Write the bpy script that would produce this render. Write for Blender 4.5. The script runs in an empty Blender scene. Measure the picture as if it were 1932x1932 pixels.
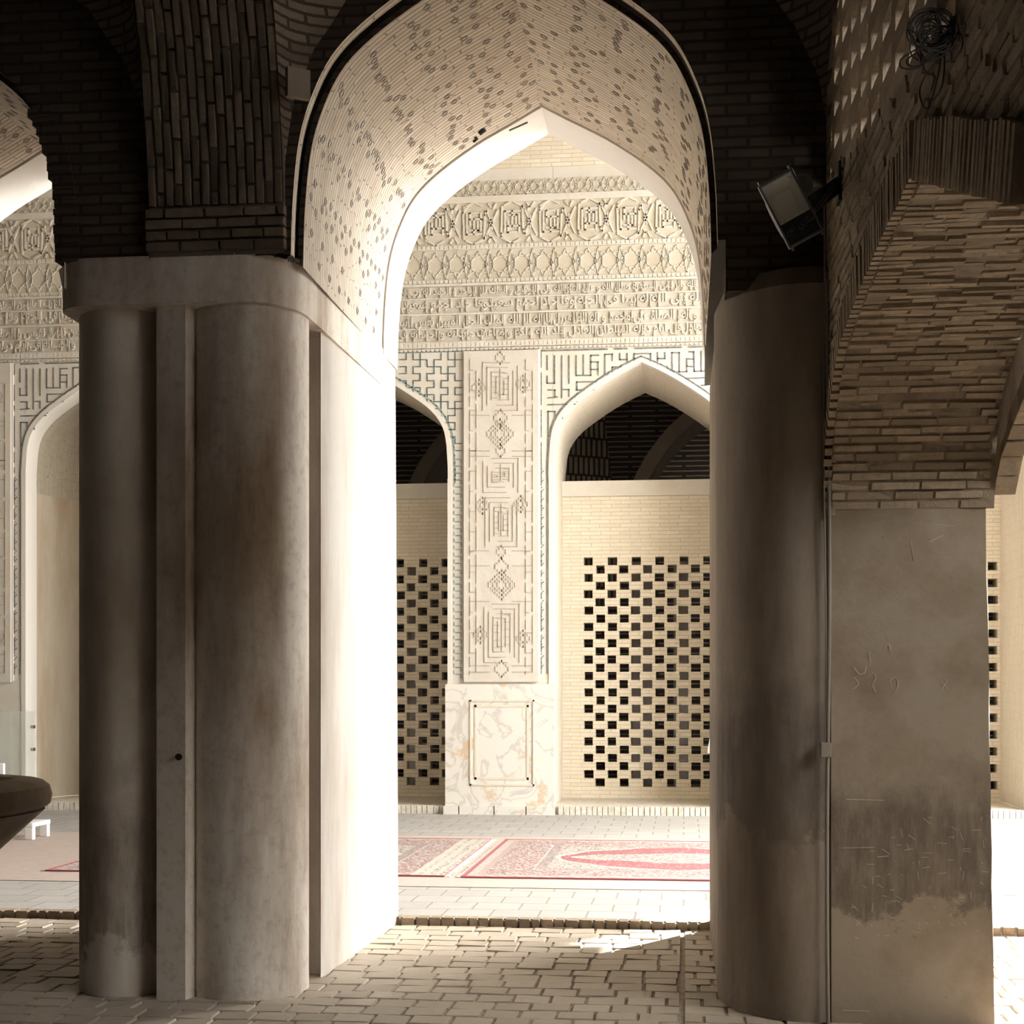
import bpy, math, random, unicodedata
from mathutils import Vector, Matrix
random.seed(7)
PI = math.pi
C = bpy.context.scene.collection
D = bpy.data
scene = bpy.context.scene

# ------------------------------------------------------------------ camera, sky, sun, exposure
FPX, HY, CAMZ, YAW = 2850.0, 1300.0, 1.65, math.radians(6.5)
cd = D.cameras.new('camera')
cd.sensor_width = 36.0
cd.lens = 36.0 * FPX / 1932
cd.shift_y = (HY - 966) / 1932
cd.clip_start, cd.clip_end = 0.05, 300
cam = D.objects.new('camera', cd)
C.objects.link(cam)
cam.location = (0, 0, CAMZ)
cam.rotation_euler = (PI / 2, 0, YAW)
scene.camera = cam

world = D.worlds.new('world')
scene.world = world
world.use_nodes = True
bg = world.node_tree.nodes['Background']
bg.inputs['Color'].default_value = (1.0, 0.98, 0.94, 1)
# hazy sky, far brighter toward the sun's side over the courtyard
_wt = world.node_tree
_tc = _wt.nodes.new('ShaderNodeTexCoord')
_dt = _wt.nodes.new('ShaderNodeVectorMath')
_dt.operation = 'DOT_PRODUCT'
_dt.inputs[1].default_value = Vector((0.72, 0.60, 0.36)).normalized()
_wt.links.new(_tc.outputs['Generated'], _dt.inputs[0])
_mx = _wt.nodes.new('ShaderNodeMath')
_mx.operation = 'MAXIMUM'
_mx.inputs[1].default_value = 0.0
_wt.links.new(_dt.outputs['Value'], _mx.inputs[0])
_pw = _wt.nodes.new('ShaderNodeMath')
_pw.operation = 'POWER'
_pw.inputs[1].default_value = 9.0
_wt.links.new(_mx.outputs[0], _pw.inputs[0])
_ma = _wt.nodes.new('ShaderNodeMath')
_ma.operation = 'MULTIPLY_ADD'
_ma.inputs[1].default_value = 16.0
_ma.inputs[2].default_value = 9.5
_wt.links.new(_pw.outputs[0], _ma.inputs[0])
_wt.links.new(_ma.outputs[0], bg.inputs['Strength'])
world.cycles.sampling_method = 'MANUAL'
world.cycles.sample_map_resolution = 512

sun_d = D.lights.new('sun', 'SUN')
sun_d.energy = 22.0
sun_d.color = (1.0, 0.97, 0.91)
sun_d.angle = math.radians(0.6)
sun = D.objects.new('sun', sun_d)
C.objects.link(sun)
SUN_EL = math.radians(38)
_sd = Vector((0.55 * math.cos(SUN_EL), 0.83 * math.cos(SUN_EL), math.sin(SUN_EL))).normalized()
sun.location = (12, 22, 14)
sun.rotation_euler = _sd.to_track_quat('Z', 'Y').to_euler()

scene.view_settings.view_transform = 'Standard'
scene.view_settings.look = 'None'
scene.view_settings.gamma = 1
scene.view_settings.use_curve_mapping = False
scene.view_settings.exposure = 0.72
scene.cycles.max_bounces = 10
scene.cycles.diffuse_bounces = 8
scene.cycles.sample_clamp_indirect = 8.0

# ------------------------------------------------------------------ measuring helpers
_c, _s = math.cos(YAW), math.sin(YAW)
def _ray(x, y):
    a = (x - 966) / FPX
    return (-_s + a * _c, _c + a * _s, -(y - HY) / FPX)
def at(x, y, Y):                       # photo pixel -> point on the wall plane at depth Y
    r = _ray(x, y)
    k = Y / r[1]
    return (r[0] * k, Y, CAMZ + r[2] * k)

# ------------------------------------------------------------------ mesh helpers
class MB:
    def __init__(self):
        self.v, self.f, self.uv, self.m = [], [], [], []
    def face(self, pts, uv=None, m=0):
        b = len(self.v)
        self.v += [tuple(p) for p in pts]
        self.f.append(tuple(range(b, b + len(pts))))
        self.uv.append(uv)
        self.m.append(m)
    def hexa(self, p, m=0):            # p: 4 bottom + 4 top corners
        b = len(self.v)
        self.v += [tuple(q) for q in p]
        for q in ((0, 3, 2, 1), (4, 5, 6, 7), (0, 1, 5, 4), (1, 2, 6, 5), (2, 3, 7, 6), (3, 0, 4, 7)):
            self.f.append(tuple(b + i for i in q))
            self.uv.append(None)
            self.m.append(m)
    def box(self, x0, x1, y0, y1, z0, z1, m=0):
        self.hexa([(x0, y0, z0), (x1, y0, z0), (x1, y1, z0), (x0, y1, z0),
                   (x0, y0, z1), (x1, y0, z1), (x1, y1, z1), (x0, y1, z1)], m)
    def obox(self, c, ex, ey, ez, m=0):
        c, ex, ey, ez = Vector(c), Vector(ex), Vector(ey), Vector(ez)
        self.hexa([c - ex - ey - ez, c + ex - ey - ez, c + ex + ey - ez, c - ex + ey - ez,
                   c - ex - ey + ez, c + ex - ey + ez, c + ex + ey + ez, c - ex + ey + ez], m)
    def grid(self, rows, uvs=None, m=0, close=False):   # rows: list of lists of points, shared vertices
        b = len(self.v)
        n = len(rows[0])
        for r in rows:
            self.v += [tuple(p) for p in r]
        for i in range(len(rows) - 1):
            for j in range(n - (0 if close else 1)):
                k = (j + 1) % n
                self.f.append((b + i * n + j, b + i * n + k, b + (i + 1) * n + k, b + (i + 1) * n + j))
                self.uv.append([uvs[i][j], uvs[i][k], uvs[i + 1][k], uvs[i + 1][j]] if uvs else None)
                self.m.append(m)
    def prism(self, poly, z0, z1, m=0, caps=True):      # poly in (x,y); z0/z1 numbers
        n = len(poly)
        self.grid([[(x, y, z0) for x, y in poly], [(x, y, z1) for x, y in poly]], close=True, m=m)
        if caps:
            self.face([(x, y, z0) for x, y in reversed(poly)], m=m)
            self.face([(x, y, z1) for x, y in poly], m=m)
    def tube(self, pts, r, n=8, m=0, caps=True):
        pts = [Vector(p) for p in pts]
        rows = []
        up = None
        for i, p in enumerate(pts):
            t = (pts[min(i + 1, len(pts) - 1)] - pts[max(i - 1, 0)]).normalized()
            if up is None:
                up = Vector((0, 0, 1)) if abs(t.z) < 0.9 else Vector((1, 0, 0))
            a = t.cross(up).normalized()
            up = a.cross(t).normalized()
            rows.append([p + (a * math.cos(2 * PI * k / n) + up * math.sin(2 * PI * k / n)) * r for k in range(n)])
        self.grid(rows, close=True, m=m)
        if caps:
            self.face(list(reversed(rows[0])), m=m)
            self.face(rows[-1], m=m)
    def lathe(self, prof, c, n=40, m=0, sq=0.0):        # prof: (r,z); sq rounds towards a square
        rows = []
        for r, z in prof:
            row = []
            for k in range(n):
                a = 2 * PI * k / n
                ca, sa = math.cos(a), math.sin(a)
                q = (abs(ca) ** (2 + sq) + abs(sa) ** (2 + sq)) ** (-1 / (2 + sq))
                row.append((c[0] + r * ca * q, c[1] + r * sa * q, c[2] + z))
            rows.append(row)
        self.grid(rows, close=True, m=m)
        self.face(list(reversed(rows[0])), m=m)
        self.face(rows[-1], m=m)
    def strip(self, pts, w, y0, d, closed=False):       # raised bar along (x,z) points on a wall facing -Y
        if closed:
            pts = pts + [pts[0]]
        for (x0, z0), (x1, z1) in zip(pts, pts[1:]):
            dx, dz = x1 - x0, z1 - z0
            L = math.hypot(dx, dz)
            if L < 1e-6:
                continue
            ux, uz = dx / L * w / 2, dz / L * w / 2
            self.obox(((x0 + x1) / 2, y0 - d / 2, (z0 + z1) / 2), (dx / 2 + ux, 0, dz / 2 + uz), (0, d / 2, 0), (-uz, 0, ux))
    def build(self, name, mats, parent=None, smooth=False):
        me = D.meshes.new(name)
        me.from_pydata(self.v, [], self.f)
        mats = mats if isinstance(mats, (list, tuple)) else [mats]
        for mt in mats:
            me.materials.append(mt)
        uvl = me.uv_layers.new(name='UVMap')
        vs = self.v
        for p in me.polygons:
            p.material_index = self.m[p.index]
            p.use_smooth = smooth
            u = self.uv[p.index]
            if u:
                for li, q in zip(p.loop_indices, u):
                    uvl.data[li].uv = q
            else:
                n = p.normal
                ax, ay, az = abs(n.x), abs(n.y), abs(n.z)
                for li, vi in zip(p.loop_indices, p.vertices):
                    x, y, z = vs[vi]
                    uvl.data[li].uv = (x, y) if az >= ax and az >= ay else ((y, z) if ax >= ay else (x, z))
        o = D.objects.new(name, me)
        C.objects.link(o)
        if parent:
            attach(o, parent)
        return o

def attach(o, parent):
    o.parent = parent
    o.matrix_parent_inverse = Matrix.Translation(-Vector(parent.location)) if parent.type == 'EMPTY' else Matrix()
def thing(name, label, cat, loc=(0, 0, 0), group=None):
    o = D.objects.new(name, None)
    o.empty_display_size = 0.2
    C.objects.link(o)
    o.location = loc
    return tag(o, label, cat, group)
def tag(o, label, cat, group=None):
    o['label'], o['category'] = label, cat
    if group:
        o['group'] = group
    return o
def struct(o):
    o['kind'] = 'structure'
    return o
def shade_auto(o, deg=40):
    for p in o.data.polygons:
        p.use_smooth = True
    try:
        o.data.set_sharp_from_angle(angle=math.radians(deg))
    except Exception:
        pass
    return o
def bevel(o, w=0.006, seg=2):
    md = o.modifiers.new('bevel', 'BEVEL')
    md.width, md.segments = w, seg
    md.limit_method = 'ANGLE'
    return o

def bricks(mb, P, N, u0, u1, v0, v1, lu, lv, gap=0.008, d=0.02, jit=0.006, keep=None, m=0, ph=0.0, back=0.02):
    """rows of single bricks laid on the surface P(u,v) with outward normal N(u,v)"""
    nv = max(1, round((v1 - v0) / lv))
    hv = (v1 - v0) / nv
    for r in range(nv):
        va, vb = v0 + r * hv + gap / 2, v0 + (r + 1) * hv - gap / 2
        u = u0 - (lu * (0.5 if r % 2 else 0.0) + ph + random.uniform(0, .12) * lu)
        while u < u1:
            ln = lu * random.uniform(0.86, 1.12)
            ua, ub = max(u0, u + gap / 2), min(u1, u + ln - gap / 2)
            u += ln
            if ub - ua < 0.02:
                continue
            uc, vc = (ua + ub) / 2, (va + vb) / 2
            if keep and not keep(uc, vc):
                continue
            dd = d + random.uniform(-jit, jit)
            cs = [(ua, va), (ub, va), (ub, vb), (ua, vb)]
            q = lambda: random.uniform(-jit, jit) * 0.5
            lo = [Vector(P(a, b)) - Vector(N(a, b)) * back for a, b in cs]
            ins = 0.004
            cs2 = [(ua + ins + q() * .5, va + ins), (ub - ins + q() * .5, va + ins), (ub - ins + q() * .5, vb - ins), (ua + ins + q() * .5, vb - ins)]
            hi = [Vector(P(a, b)) + Vector(N(a, b)) * (dd + q()) for a, b in cs2]
            mb.hexa(lo + hi, m)

# ------------------------------------------------------------------ materials
def _mat(name):
    m = D.materials.new(name)
    m.use_nodes = True
    nt = m.node_tree
    return m, nt, nt.nodes['Principled BSDF']
def _n(nt, t, **kw):
    n = nt.nodes.new(t)
    for k, v in kw.items():
        if k in n.inputs:
            n.inputs[k].default_value = v
        else:
            setattr(n, k, v)
    return n
def rgba(c):
    return (c[0], c[1], c[2], 1)
def _noise(nt, scale, detail=4, vec=None, rough=0.6):
    n = _n(nt, 'ShaderNodeTexNoise')
    n.inputs['Scale'].default_value = scale
    n.inputs['Detail'].default_value = detail
    n.inputs['Roughness'].default_value = rough
    if vec:
        nt.links.new(vec, n.inputs['Vector'])
    return n.outputs['Fac']
def _ramp(nt, fac, a, b, ca=(0, 0, 0), cb=(1, 1, 1)):
    r = _n(nt, 'ShaderNodeValToRGB')
    r.color_ramp.elements[0].position, r.color_ramp.elements[1].position = a, b
    r.color_ramp.elements[0].color, r.color_ramp.elements[1].color = rgba(ca), rgba(cb)
    nt.links.new(fac, r.inputs['Fac'])
    return r.outputs['Color']
def _mix(nt, fac, a, b, mode='MIX'):
    n = _n(nt, 'ShaderNodeMix', data_type='RGBA', blend_type=mode)
    if isinstance(fac, (int, float)):
        n.inputs[0].default_value = fac
    else:
        nt.links.new(fac, n.inputs[0])
    for i, x in ((6, a), (7, b)):
        if isinstance(x, tuple):
            n.inputs[i].default_value = rgba(x)
        else:
            nt.links.new(x, n.inputs[i])
    return n.outputs[2]
def _bump(nt, bsdf, h, strength=0.5, dist=0.01, prev=None):
    b = _n(nt, 'ShaderNodeBump')
    b.inputs['Strength'].default_value = strength
    b.inputs['Distance'].default_value = dist
    nt.links.new(h, b.inputs['Height'])
    if prev:
        nt.links.new(prev, b.inputs['Normal'])
    nt.links.new(b.outputs['Normal'], bsdf.inputs['Normal'])
    return b.outputs['Normal']
def _pos(nt):
    return _n(nt, 'ShaderNodeNewGeometry').outputs['Position']

def plaster(name, col, dirt=(0.5, 0.42, 0.34), amount=0.5, rough=0.9, scale=1.0, band=None, streak=True, grime=.18):
    """lime plaster: blotches, vertical run marks, small pits; band=(z0,z1,colour) a grubby worn zone"""
    m, nt, b = _mat(name)
    pos = _pos(nt)
    mp = _n(nt, 'ShaderNodeMapping')
    mp.inputs['Scale'].default_value = (1, 1, 0.25 if streak else 1)
    nt.links.new(pos, mp.inputs['Vector'])
    n1 = _noise(nt, 2.2 * scale, 6, mp.outputs['Vector'], .65)
    n2 = _noise(nt, 14 * scale, 6, pos, .7)
    n3 = _noise(nt, 60, 3, pos)
    c = _mix(nt, _ramp(nt, n1, .42, .68), col, tuple(x * y for x, y in zip(col, dirt)))
    c0 = _mix(nt, amount, col, c)
    c1 = _mix(nt, _ramp(nt, n2, .5, .75), c0, _mix(nt, grime, c0, tuple(x * y for x, y in zip(col, dirt))))
    c1 = _mix(nt, _ramp(nt, n3, .70, .76), c1, tuple(x * .45 for x in col))
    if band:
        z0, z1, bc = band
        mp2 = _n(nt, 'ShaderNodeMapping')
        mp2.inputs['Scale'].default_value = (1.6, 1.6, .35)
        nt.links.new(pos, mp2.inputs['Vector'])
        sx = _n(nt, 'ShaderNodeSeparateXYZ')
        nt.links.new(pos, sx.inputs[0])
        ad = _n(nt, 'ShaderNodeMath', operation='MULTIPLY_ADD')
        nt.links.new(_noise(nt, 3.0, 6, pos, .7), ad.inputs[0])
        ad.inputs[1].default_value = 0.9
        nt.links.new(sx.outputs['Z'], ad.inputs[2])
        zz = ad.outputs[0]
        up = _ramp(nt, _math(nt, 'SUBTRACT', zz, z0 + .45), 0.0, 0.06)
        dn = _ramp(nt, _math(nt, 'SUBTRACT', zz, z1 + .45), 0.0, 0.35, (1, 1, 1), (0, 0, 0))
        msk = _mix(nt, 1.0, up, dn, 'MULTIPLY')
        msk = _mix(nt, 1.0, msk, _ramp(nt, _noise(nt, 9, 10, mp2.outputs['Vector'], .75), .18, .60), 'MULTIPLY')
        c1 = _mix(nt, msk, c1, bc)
    nt.links.new(c1, b.inputs['Base Color'])
    b.inputs['Roughness'].default_value = rough
    p = _bump(nt, b, n1, .25, .03)
    _bump(nt, b, n2, .35, .006, p)
    return m
def _math(nt, op, a, k):
    n = _n(nt, 'ShaderNodeMath', operation=op)
    nt.links.new(a, n.inputs[0])
    n.inputs[1].default_value = k
    return n.outputs[0]

def brick_tex(name, c1, c2, mortar, bw=.22, bh=.06, ms=.008, bump=.8, dist=.01, offset=.5, rot=False, spec=.15, wob=.012):
    m, nt, b = _mat(name)
    uv = _n(nt, 'ShaderNodeUVMap').outputs['UV']
    if rot:
        mp = _n(nt, 'ShaderNodeMapping')
        mp.inputs['Rotation'].default_value = (0, 0, PI / 2)
        nt.links.new(uv, mp.inputs['Vector'])
        uv = mp.outputs['Vector']
    wn = _n(nt, 'ShaderNodeTexNoise')
    wn.inputs['Scale'].default_value = 6 if wob < .1 else 4
    nt.links.new(uv, wn.inputs['Vector'])
    vm = _n(nt, 'ShaderNodeVectorMath', operation='MULTIPLY_ADD')
    nt.links.new(wn.outputs['Color'], vm.inputs[0])
    vm.inputs[1].default_value = (wob, .012, 0)
    nt.links.new(uv, vm.inputs[2])
    t = _n(nt, 'ShaderNodeTexBrick', offset=offset)
    nt.links.new(vm.outputs[0], t.inputs['Vector'])
    for k, v in (('Color1', rgba(c1)), ('Color2', rgba(c2)), ('Mortar', rgba(mortar)), ('Scale', 1.0), ('Mortar Size', ms),
                 ('Mortar Smooth', .25), ('Bias', 0.0), ('Brick Width', bw), ('Row Height', bh)):
        t.inputs[k].default_value = v
    n2 = _noise(nt, 9, 6, _pos(nt), .7)
    col = _mix(nt, _ramp(nt, n2, .35, .75), t.outputs['Color'], _mix(nt, .35, t.outputs['Color'], mortar))
    nt.links.new(col, b.inputs['Base Color'])
    b.inputs['Roughness'].default_value = .9
    b.inputs['Specular IOR Level'].default_value = spec
    inv = _n(nt, 'ShaderNodeInvert')
    nt.links.new(t.outputs['Fac'], inv.inputs['Color'])
    p = _bump(nt, b, inv.outputs['Color'], bump, dist)
    _bump(nt, b, _noise(nt, 40, 5, _pos(nt), .7), .4, .005, p)
    return m

def clay(name, c1, c2, c3=None, rough=.92, bump=.5):
    """single fired bricks, each its own tint"""
    m, nt, b = _mat(name)
    g = _n(nt, 'ShaderNodeNewGeometry')
    r = _ramp(nt, g.outputs['Random Per Island'], 0, 1, c1, c2)
    pos = g.outputs['Position']
    n1 = _noise(nt, 16, 7, pos, .72)
    c = _mix(nt, _ramp(nt, n1, .45, .72), r, c3 or tuple(x * .55 for x in c1))
    nt.links.new(c, b.inputs['Base Color'])
    b.inputs['Roughness'].default_value = rough
    b.inputs['Specular IOR Level'].default_value = .15 if rough > .8 else .5
    p = _bump(nt, b, n1, bump, .012)
    _bump(nt, b, _noise(nt, 90, 4, pos, .7), bump, .004, p)
    return m
def plain(name, col, rough=.6, metal=0.0, noise=0.0):
    m, nt, b = _mat(name)
    b.inputs['Base Color'].default_value = rgba(col)
    if noise:
        c = _mix(nt, _ramp(nt, _noise(nt, 12, 5, _pos(nt), .7), .4, .7), col, tuple(x * (1 - noise) for x in col))
        nt.links.new(c, b.inputs['Base Color'])
    b.inputs['Roughness'].default_value = rough
    b.inputs['Metallic'].default_value = metal
    return m
def glass(name, col):
    m, nt, b = _mat(name)
    b.inputs['Base Color'].default_value = rgba(col)
    b.inputs['Roughness'].default_value = .05
    b.inputs['Alpha'].default_value = .2
    return m
def marble(name):
    m, nt, b = _mat(name)
    pos = _pos(nt)
    w = _n(nt, 'ShaderNodeTexNoise')
    w.inputs['Scale'].default_value = 2.2
    w.inputs['Detail'].default_value = 5
    w.inputs['Distortion'].default_value = 1.2
    nt.links.new(pos, w.inputs['Vector'])
    d = _math(nt, 'ABSOLUTE', _math(nt, 'SUBTRACT', w.outputs['Fac'], .5), 0)
    vein = _ramp(nt, d, .0, .035, (1, 1, 1), (0, 0, 0))
    big = _ramp(nt, _noise(nt, 3.1, 7, pos, .6), .60, .66)
    c = _mix(nt, vein, (.60, .57, .515), (.46, .425, .38))
    c = _mix(nt, big, c, (.52, .40, .27))
    nt.links.new(c, b.inputs['Base Color'])
    b.inputs['Roughness'].default_value = .4
    return m

M = {}
M['plaster'] = plaster('lime plaster', (.72, .67, .605), (.62, .52, .43), .55)
M['plaster_col'] = plaster('column plaster', (.66, .60, .52), (.46, .37, .29), 1.0, scale=1.1, grime=.55)
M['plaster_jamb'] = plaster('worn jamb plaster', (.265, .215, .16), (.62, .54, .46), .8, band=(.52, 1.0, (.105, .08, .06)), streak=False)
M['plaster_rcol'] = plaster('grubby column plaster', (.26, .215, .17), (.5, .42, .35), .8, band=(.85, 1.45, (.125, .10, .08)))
M['white'] = plaster('white plaster', (.79, .765, .725), (.9, .85, .8), .4)
M['rim'] = plaster('rim plaster', (.60, .57, .515), (.9, .85, .8), .4)
M['cream'] = plaster('cream stucco', (.57, .54, .48), (.85, .78, .68), .5, streak=False)
M['stucco_dark'] = plaster('stucco ground', (.50, .455, .37), (.8, .72, .6), .5, streak=False)
M['dark_brick'] = brick_tex('shade dark brick', (.085, .064, .047), (.055, .041, .031), (.035, .027, .021), .22, .055, .009)  # deep shade of the upper hall put into the brick colour
M['soffit_brick'] = brick_tex('vault brick', (.73, .655, .555), (.62, .55, .455), (.34, .28, .21), .26, .042, .005, 1.0, .014, wob=.35)
M['ochre_brick'] = brick_tex('ochre brick', (.68, .62, .50), (.61, .55, .435), (.49, .425, .33), .27, .053, .005, .5, .006, wob=.12)
M['iwan_floor'] = brick_tex('pale paving', (.385, .37, .345), (.35, .335, .31), (.24, .22, .19), .34, .34, .008, .4, .006)
M['far_brick'] = brick_tex('far vault brick', (.62, .52, .42), (.52, .43, .34), (.10, .08, .062), .9, .085, .034, 1.0, .02)
M['mortar'] = plain('dark mortar', (.12, .095, .073), .95, noise=.4)
M['mortar_floor'] = plain('floor mortar', (.40, .34, .27), .95, noise=.4)
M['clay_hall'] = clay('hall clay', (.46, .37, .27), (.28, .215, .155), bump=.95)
M['clay_dark'] = clay('shade dark clay', (.20, .155, .115), (.10, .078, .058))  # rib bricks coloured darker to carry the hall's shade
M['clay_floor'] = clay('floor clay', (.53, .46, .37), (.41, .35, .275), (.44, .375, .295), rough=.55, bump=.3)
M['clay_kerb'] = clay('kerb clay', (.36, .28, .20), (.22, .17, .125))
M['clay_pale'] = clay('pale clay', (.62, .57, .49), (.54, .49, .41))
M['star'] = plain('glazed star', (.28, .23, .18), .5)
M['inlay'] = clay('dark tile inlay', (.15, .155, .155), (.09, .10, .105), (.28, .26, .23), .4, .1)
M['teal'] = clay('teal tile', (.26, .36, .36), (.13, .19, .20), (.16, .20, .20), .35, .1)
M['shade_line'] = plain('relief joint', (.36, .31, .245), .95)  # shadow lines of the relief, painted as a darker colour
M['marble'] = marble('veined marble')
M['stone'] = plaster('old stone', (.33, .275, .215), (.55, .5, .45), .9, streak=False)
M['iron'] = plain('black iron', (.02, .02, .021), .45, .3)
M['housing'] = plain('grey lamp housing', (.14, .15, .155), .38, .6)
M['reflector'] = plain('lamp reflector', (.80, .78, .68), .35, 0)
M['lampglass'] = glass('lamp glass', (.85, .86, .80))
M['glass'] = glass('green tinted glass', (.62, .70, .66))
M['chrome'] = plain('chrome', (.7, .7, .7), .2, 1)
M['pvc'] = plain('grey plastic', (.22, .19, .155), .5)
M['cable'] = plain('black cable', (.006, .0055, .005), .8)
M['white_plastic'] = plain('white plastic', (.8, .8, .8), .4)
M['matting'] = plain('beige matting', (.42, .34, .295), .95, noise=.12)
M['paper'] = plain('faded print', (.62, .58, .52), .6)

# ------------------------------------------------------------------ arch profiles
PROF = [(1.08, 3.9), (1.07, 4.2), (1.04, 4.5), (.98, 4.72), (.87, 4.94), (.70, 5.11), (.44, 5.29), (.2, 5.42), (0, 5.53)]
def smooth_prof(p, n=5):
    out = []
    for i in range(len(p) - 1):
        p0, p1, p2, p3 = p[max(i - 1, 0)], p[i], p[i + 1], p[min(i + 2, len(p) - 1)]
        for k in range(n):
            t = k / n
            out.append(tuple(.5 * (2 * b + (c - a) * t + (2 * a - 5 * b + 4 * c - d) * t * t + (3 * b - a - 3 * c + d) * t ** 3)
                             for a, b, c, d in zip(p0, p1, p2, p3)))
    out.append(p[-1])
    return out
def full(prof, cx, dz=0.0, k=1.0, n=5):        # half profile -> left..apex..right in (x,z)
    s = smooth_prof(prof, n)
    return [(cx - a * k, b + dz) for a, b in s] + [(cx + a * k, b + dz) for a, b in reversed(s[:-1])]
def outset(pr, d):
    out = []
    for i, (x, z) in enumerate(pr):
        a, b = pr[max(i - 1, 0)], pr[min(i + 1, len(pr) - 1)]
        tx, tz = b[0] - a[0], b[1] - a[1]
        L = math.hypot(tx, tz)
        out.append((x - tz / L * d, z + tx / L * d))
    return out
def arc_lengths(pr):
    s = [0.0]
    for a, b in zip(pr, pr[1:]):
        s.append(s[-1] + math.hypot(b[0] - a[0], b[1] - a[1]))
    return s
def arched_face(mb, Y, x0, x1, zb, zt, openings, m=0):
    """vertical face at depth Y with arched holes whose curves start at their own spring height"""
    x = x0
    for pr in openings:
        zs = pr[0][1]
        mb.face([(x, Y, zb), (pr[0][0], Y, zb), (pr[0][0], Y, zt), (x, Y, zt)], m=m)
        for (a, za), (b, zb2) in zip(pr, pr[1:]):
            if abs(b - a) > 1e-5:
                mb.face([(a, Y, za), (b, Y, zb2), (b, Y, zt), (a, Y, zt)], m=m)
        x = pr[-1][0]
    mb.face([(x, Y, zb), (x1, Y, zb), (x1, Y, zt), (x, Y, zt)], m=m)
def soffit(mb, pr, ya, yb, ny=1, m=0):
    s = arc_lengths(pr)
    rows, uvs = [], []
    for i in range(ny + 1):
        y = ya + (yb - ya) * i / ny
        rows.append([(x, y, z) for x, z in pr])
        uvs.append([(q, y) for q in s])
    mb.grid(rows, uvs, m=m)
def ring_face(mb, Y, pa, pb, m=0):
    for i in range(len(pa) - 1):
        mb.face([(pa[i][0], Y, pa[i][1]), (pa[i + 1][0], Y, pa[i + 1][1]), (pb[i + 1][0], Y, pb[i + 1][1]), (pb[i][0], Y, pb[i][1])], m=m)

YF, YR, YB, YE = 7.74, 7.88, 10.0, 10.48       # front wall: face, rebate, start of plaster band, far face
HALL_X0, HALL_X1, HALL_Y0, HALL_Z = -9.0, 5.8, -5.0, 7.4
MAIN = full(PROF, -.94)
LEFT = full(PROF, -4.38, -.15, .985)
RIGHT = full(PROF, 2.71)

# ------------------------------------------------------------------ floor
f = MB()
f.face([(HALL_X0, HALL_Y0, -.012), (HALL_X1, HALL_Y0, -.012), (HALL_X1, 10.43, -.012), (HALL_X0, 10.43, -.012)], m=1)
def tile_rows(x0, x1, y0, y1):
    y, r = y0, 0
    while y < y1:
        dy = .19
        x = x0 - (.1 if r % 2 else 0) - random.uniform(0, .04)
        while x < x1:
            L = .2 * random.uniform(.92, 1.1)
            g = .0045
            a, b, c, d = max(x + g, x0), min(x + L - g, x1), y + g * .7, min(y + dy - g * .7, y1)
            q = [random.uniform(-.004, .004) for _ in range(4)]
            h = random.uniform(-.002, .003)
            if b - a > .03:
                w = random.uniform(-.006, .006)
                e = .006
                f.hexa([(a, c, -.04), (b, c + w, -.04), (b, d + w, -.04), (a, d, -.04),
                        (a + e, c + e, h + q[0]), (b - e, c + e + w, h + q[1]), (b - e, d - e + w, h + q[2]), (a + e, d - e, h + q[3])])
            x += L
        y += dy
        r += 1
tile_rows(-6.4, -.02, 6.2, 10.40)
tile_rows(.0, 4.2, 6.2, 10.40)
struct(f.build('floor', [M['clay_floor'], M['mortar_floor']]))

f = MB()
f.box(-13, 5.8, 10.46, 19.3, -.1, .05)
struct(f.build('floor.001', M['iwan_floor']))
f = MB()
f.box(5.8, 45, -30, 45, -.2, -.02)
f.box(-9, 1.6, 10.43, 10.46, -.1, .04)
struct(f.build('floor.002', M['iwan_floor']))
# brick nosing of the step up to the outer floor
f = MB()
x = -6.4
while x < 4.2:
    w = random.uniform(.065, .11)
    h = random.uniform(-.006, .006)
    f.hexa([(x, 10.405 + h, -.01), (x + w - .012, 10.405 + h, -.01), (x + w - .012, 10.5, -.01), (x, 10.5, -.01),
            (x + .006, 10.412 + h, .052 + h * .5), (x + w - .018, 10.412 + h, .052 + h * .5), (x + w - .012, 10.5, .054), (x, 10.5, .054)])
    x += w
struct(f.build('trim_1', M['clay_kerb']))

# ------------------------------------------------------------------ front wall with three arches
wf = MB()
PO = {k: outset(p, .03) for k, p in (('l', LEFT), ('m', MAIN), ('r', RIGHT))}
for p in PO.values():
    p[0] = (p[0][0], 3.93)
    p[-1] = (p[-1][0], p[0][1])
arched_face(wf, YF, HALL_X0, HALL_X1, 3.93, HALL_Z, [PO['l'], PO['m'], PO['r']])
for p, q in ((PO['l'], LEFT), (PO['m'], MAIN), (PO['r'], RIGHT)):
    ring_face(wf, YR, p, q)
for a, b in ((HALL_X0, LEFT[0][0]), (RIGHT[-1][0], HALL_X1)):
    wf.box(a, b, YF, YE, 0, 3.94)
wf.box(.21, .745, YF + .02, 8.4, 3.675, 3.95)
z = 3.93
while z < 4.75:                                        # ragged brick ends on the left arch's right edge
    h = random.uniform(.038, .055)
    xr = LEFT[-1][0]
    for (xa, za), (xb, zb) in zip(LEFT[len(LEFT) // 2:], LEFT[len(LEFT) // 2 + 1:]):
        if zb <= z <= za:
            xr = xa + (xb - xa) * (za - z) / max(1e-6, za - zb)
    wf.box(xr - random.uniform(.0, .018), xr + .12, YF - .01, YF + .10, z, z + h - .006)
    z += h
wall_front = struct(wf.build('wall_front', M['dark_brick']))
wb = MB()
arched_face(wb, YE, -13, HALL_X1, 3.74, 11.2, [LEFT, MAIN, RIGHT])
wb.box(-13, HALL_X0, YF, YE, -.1, 3.76)
struct(wb.build('wall_front.001', M['cream']))
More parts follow.
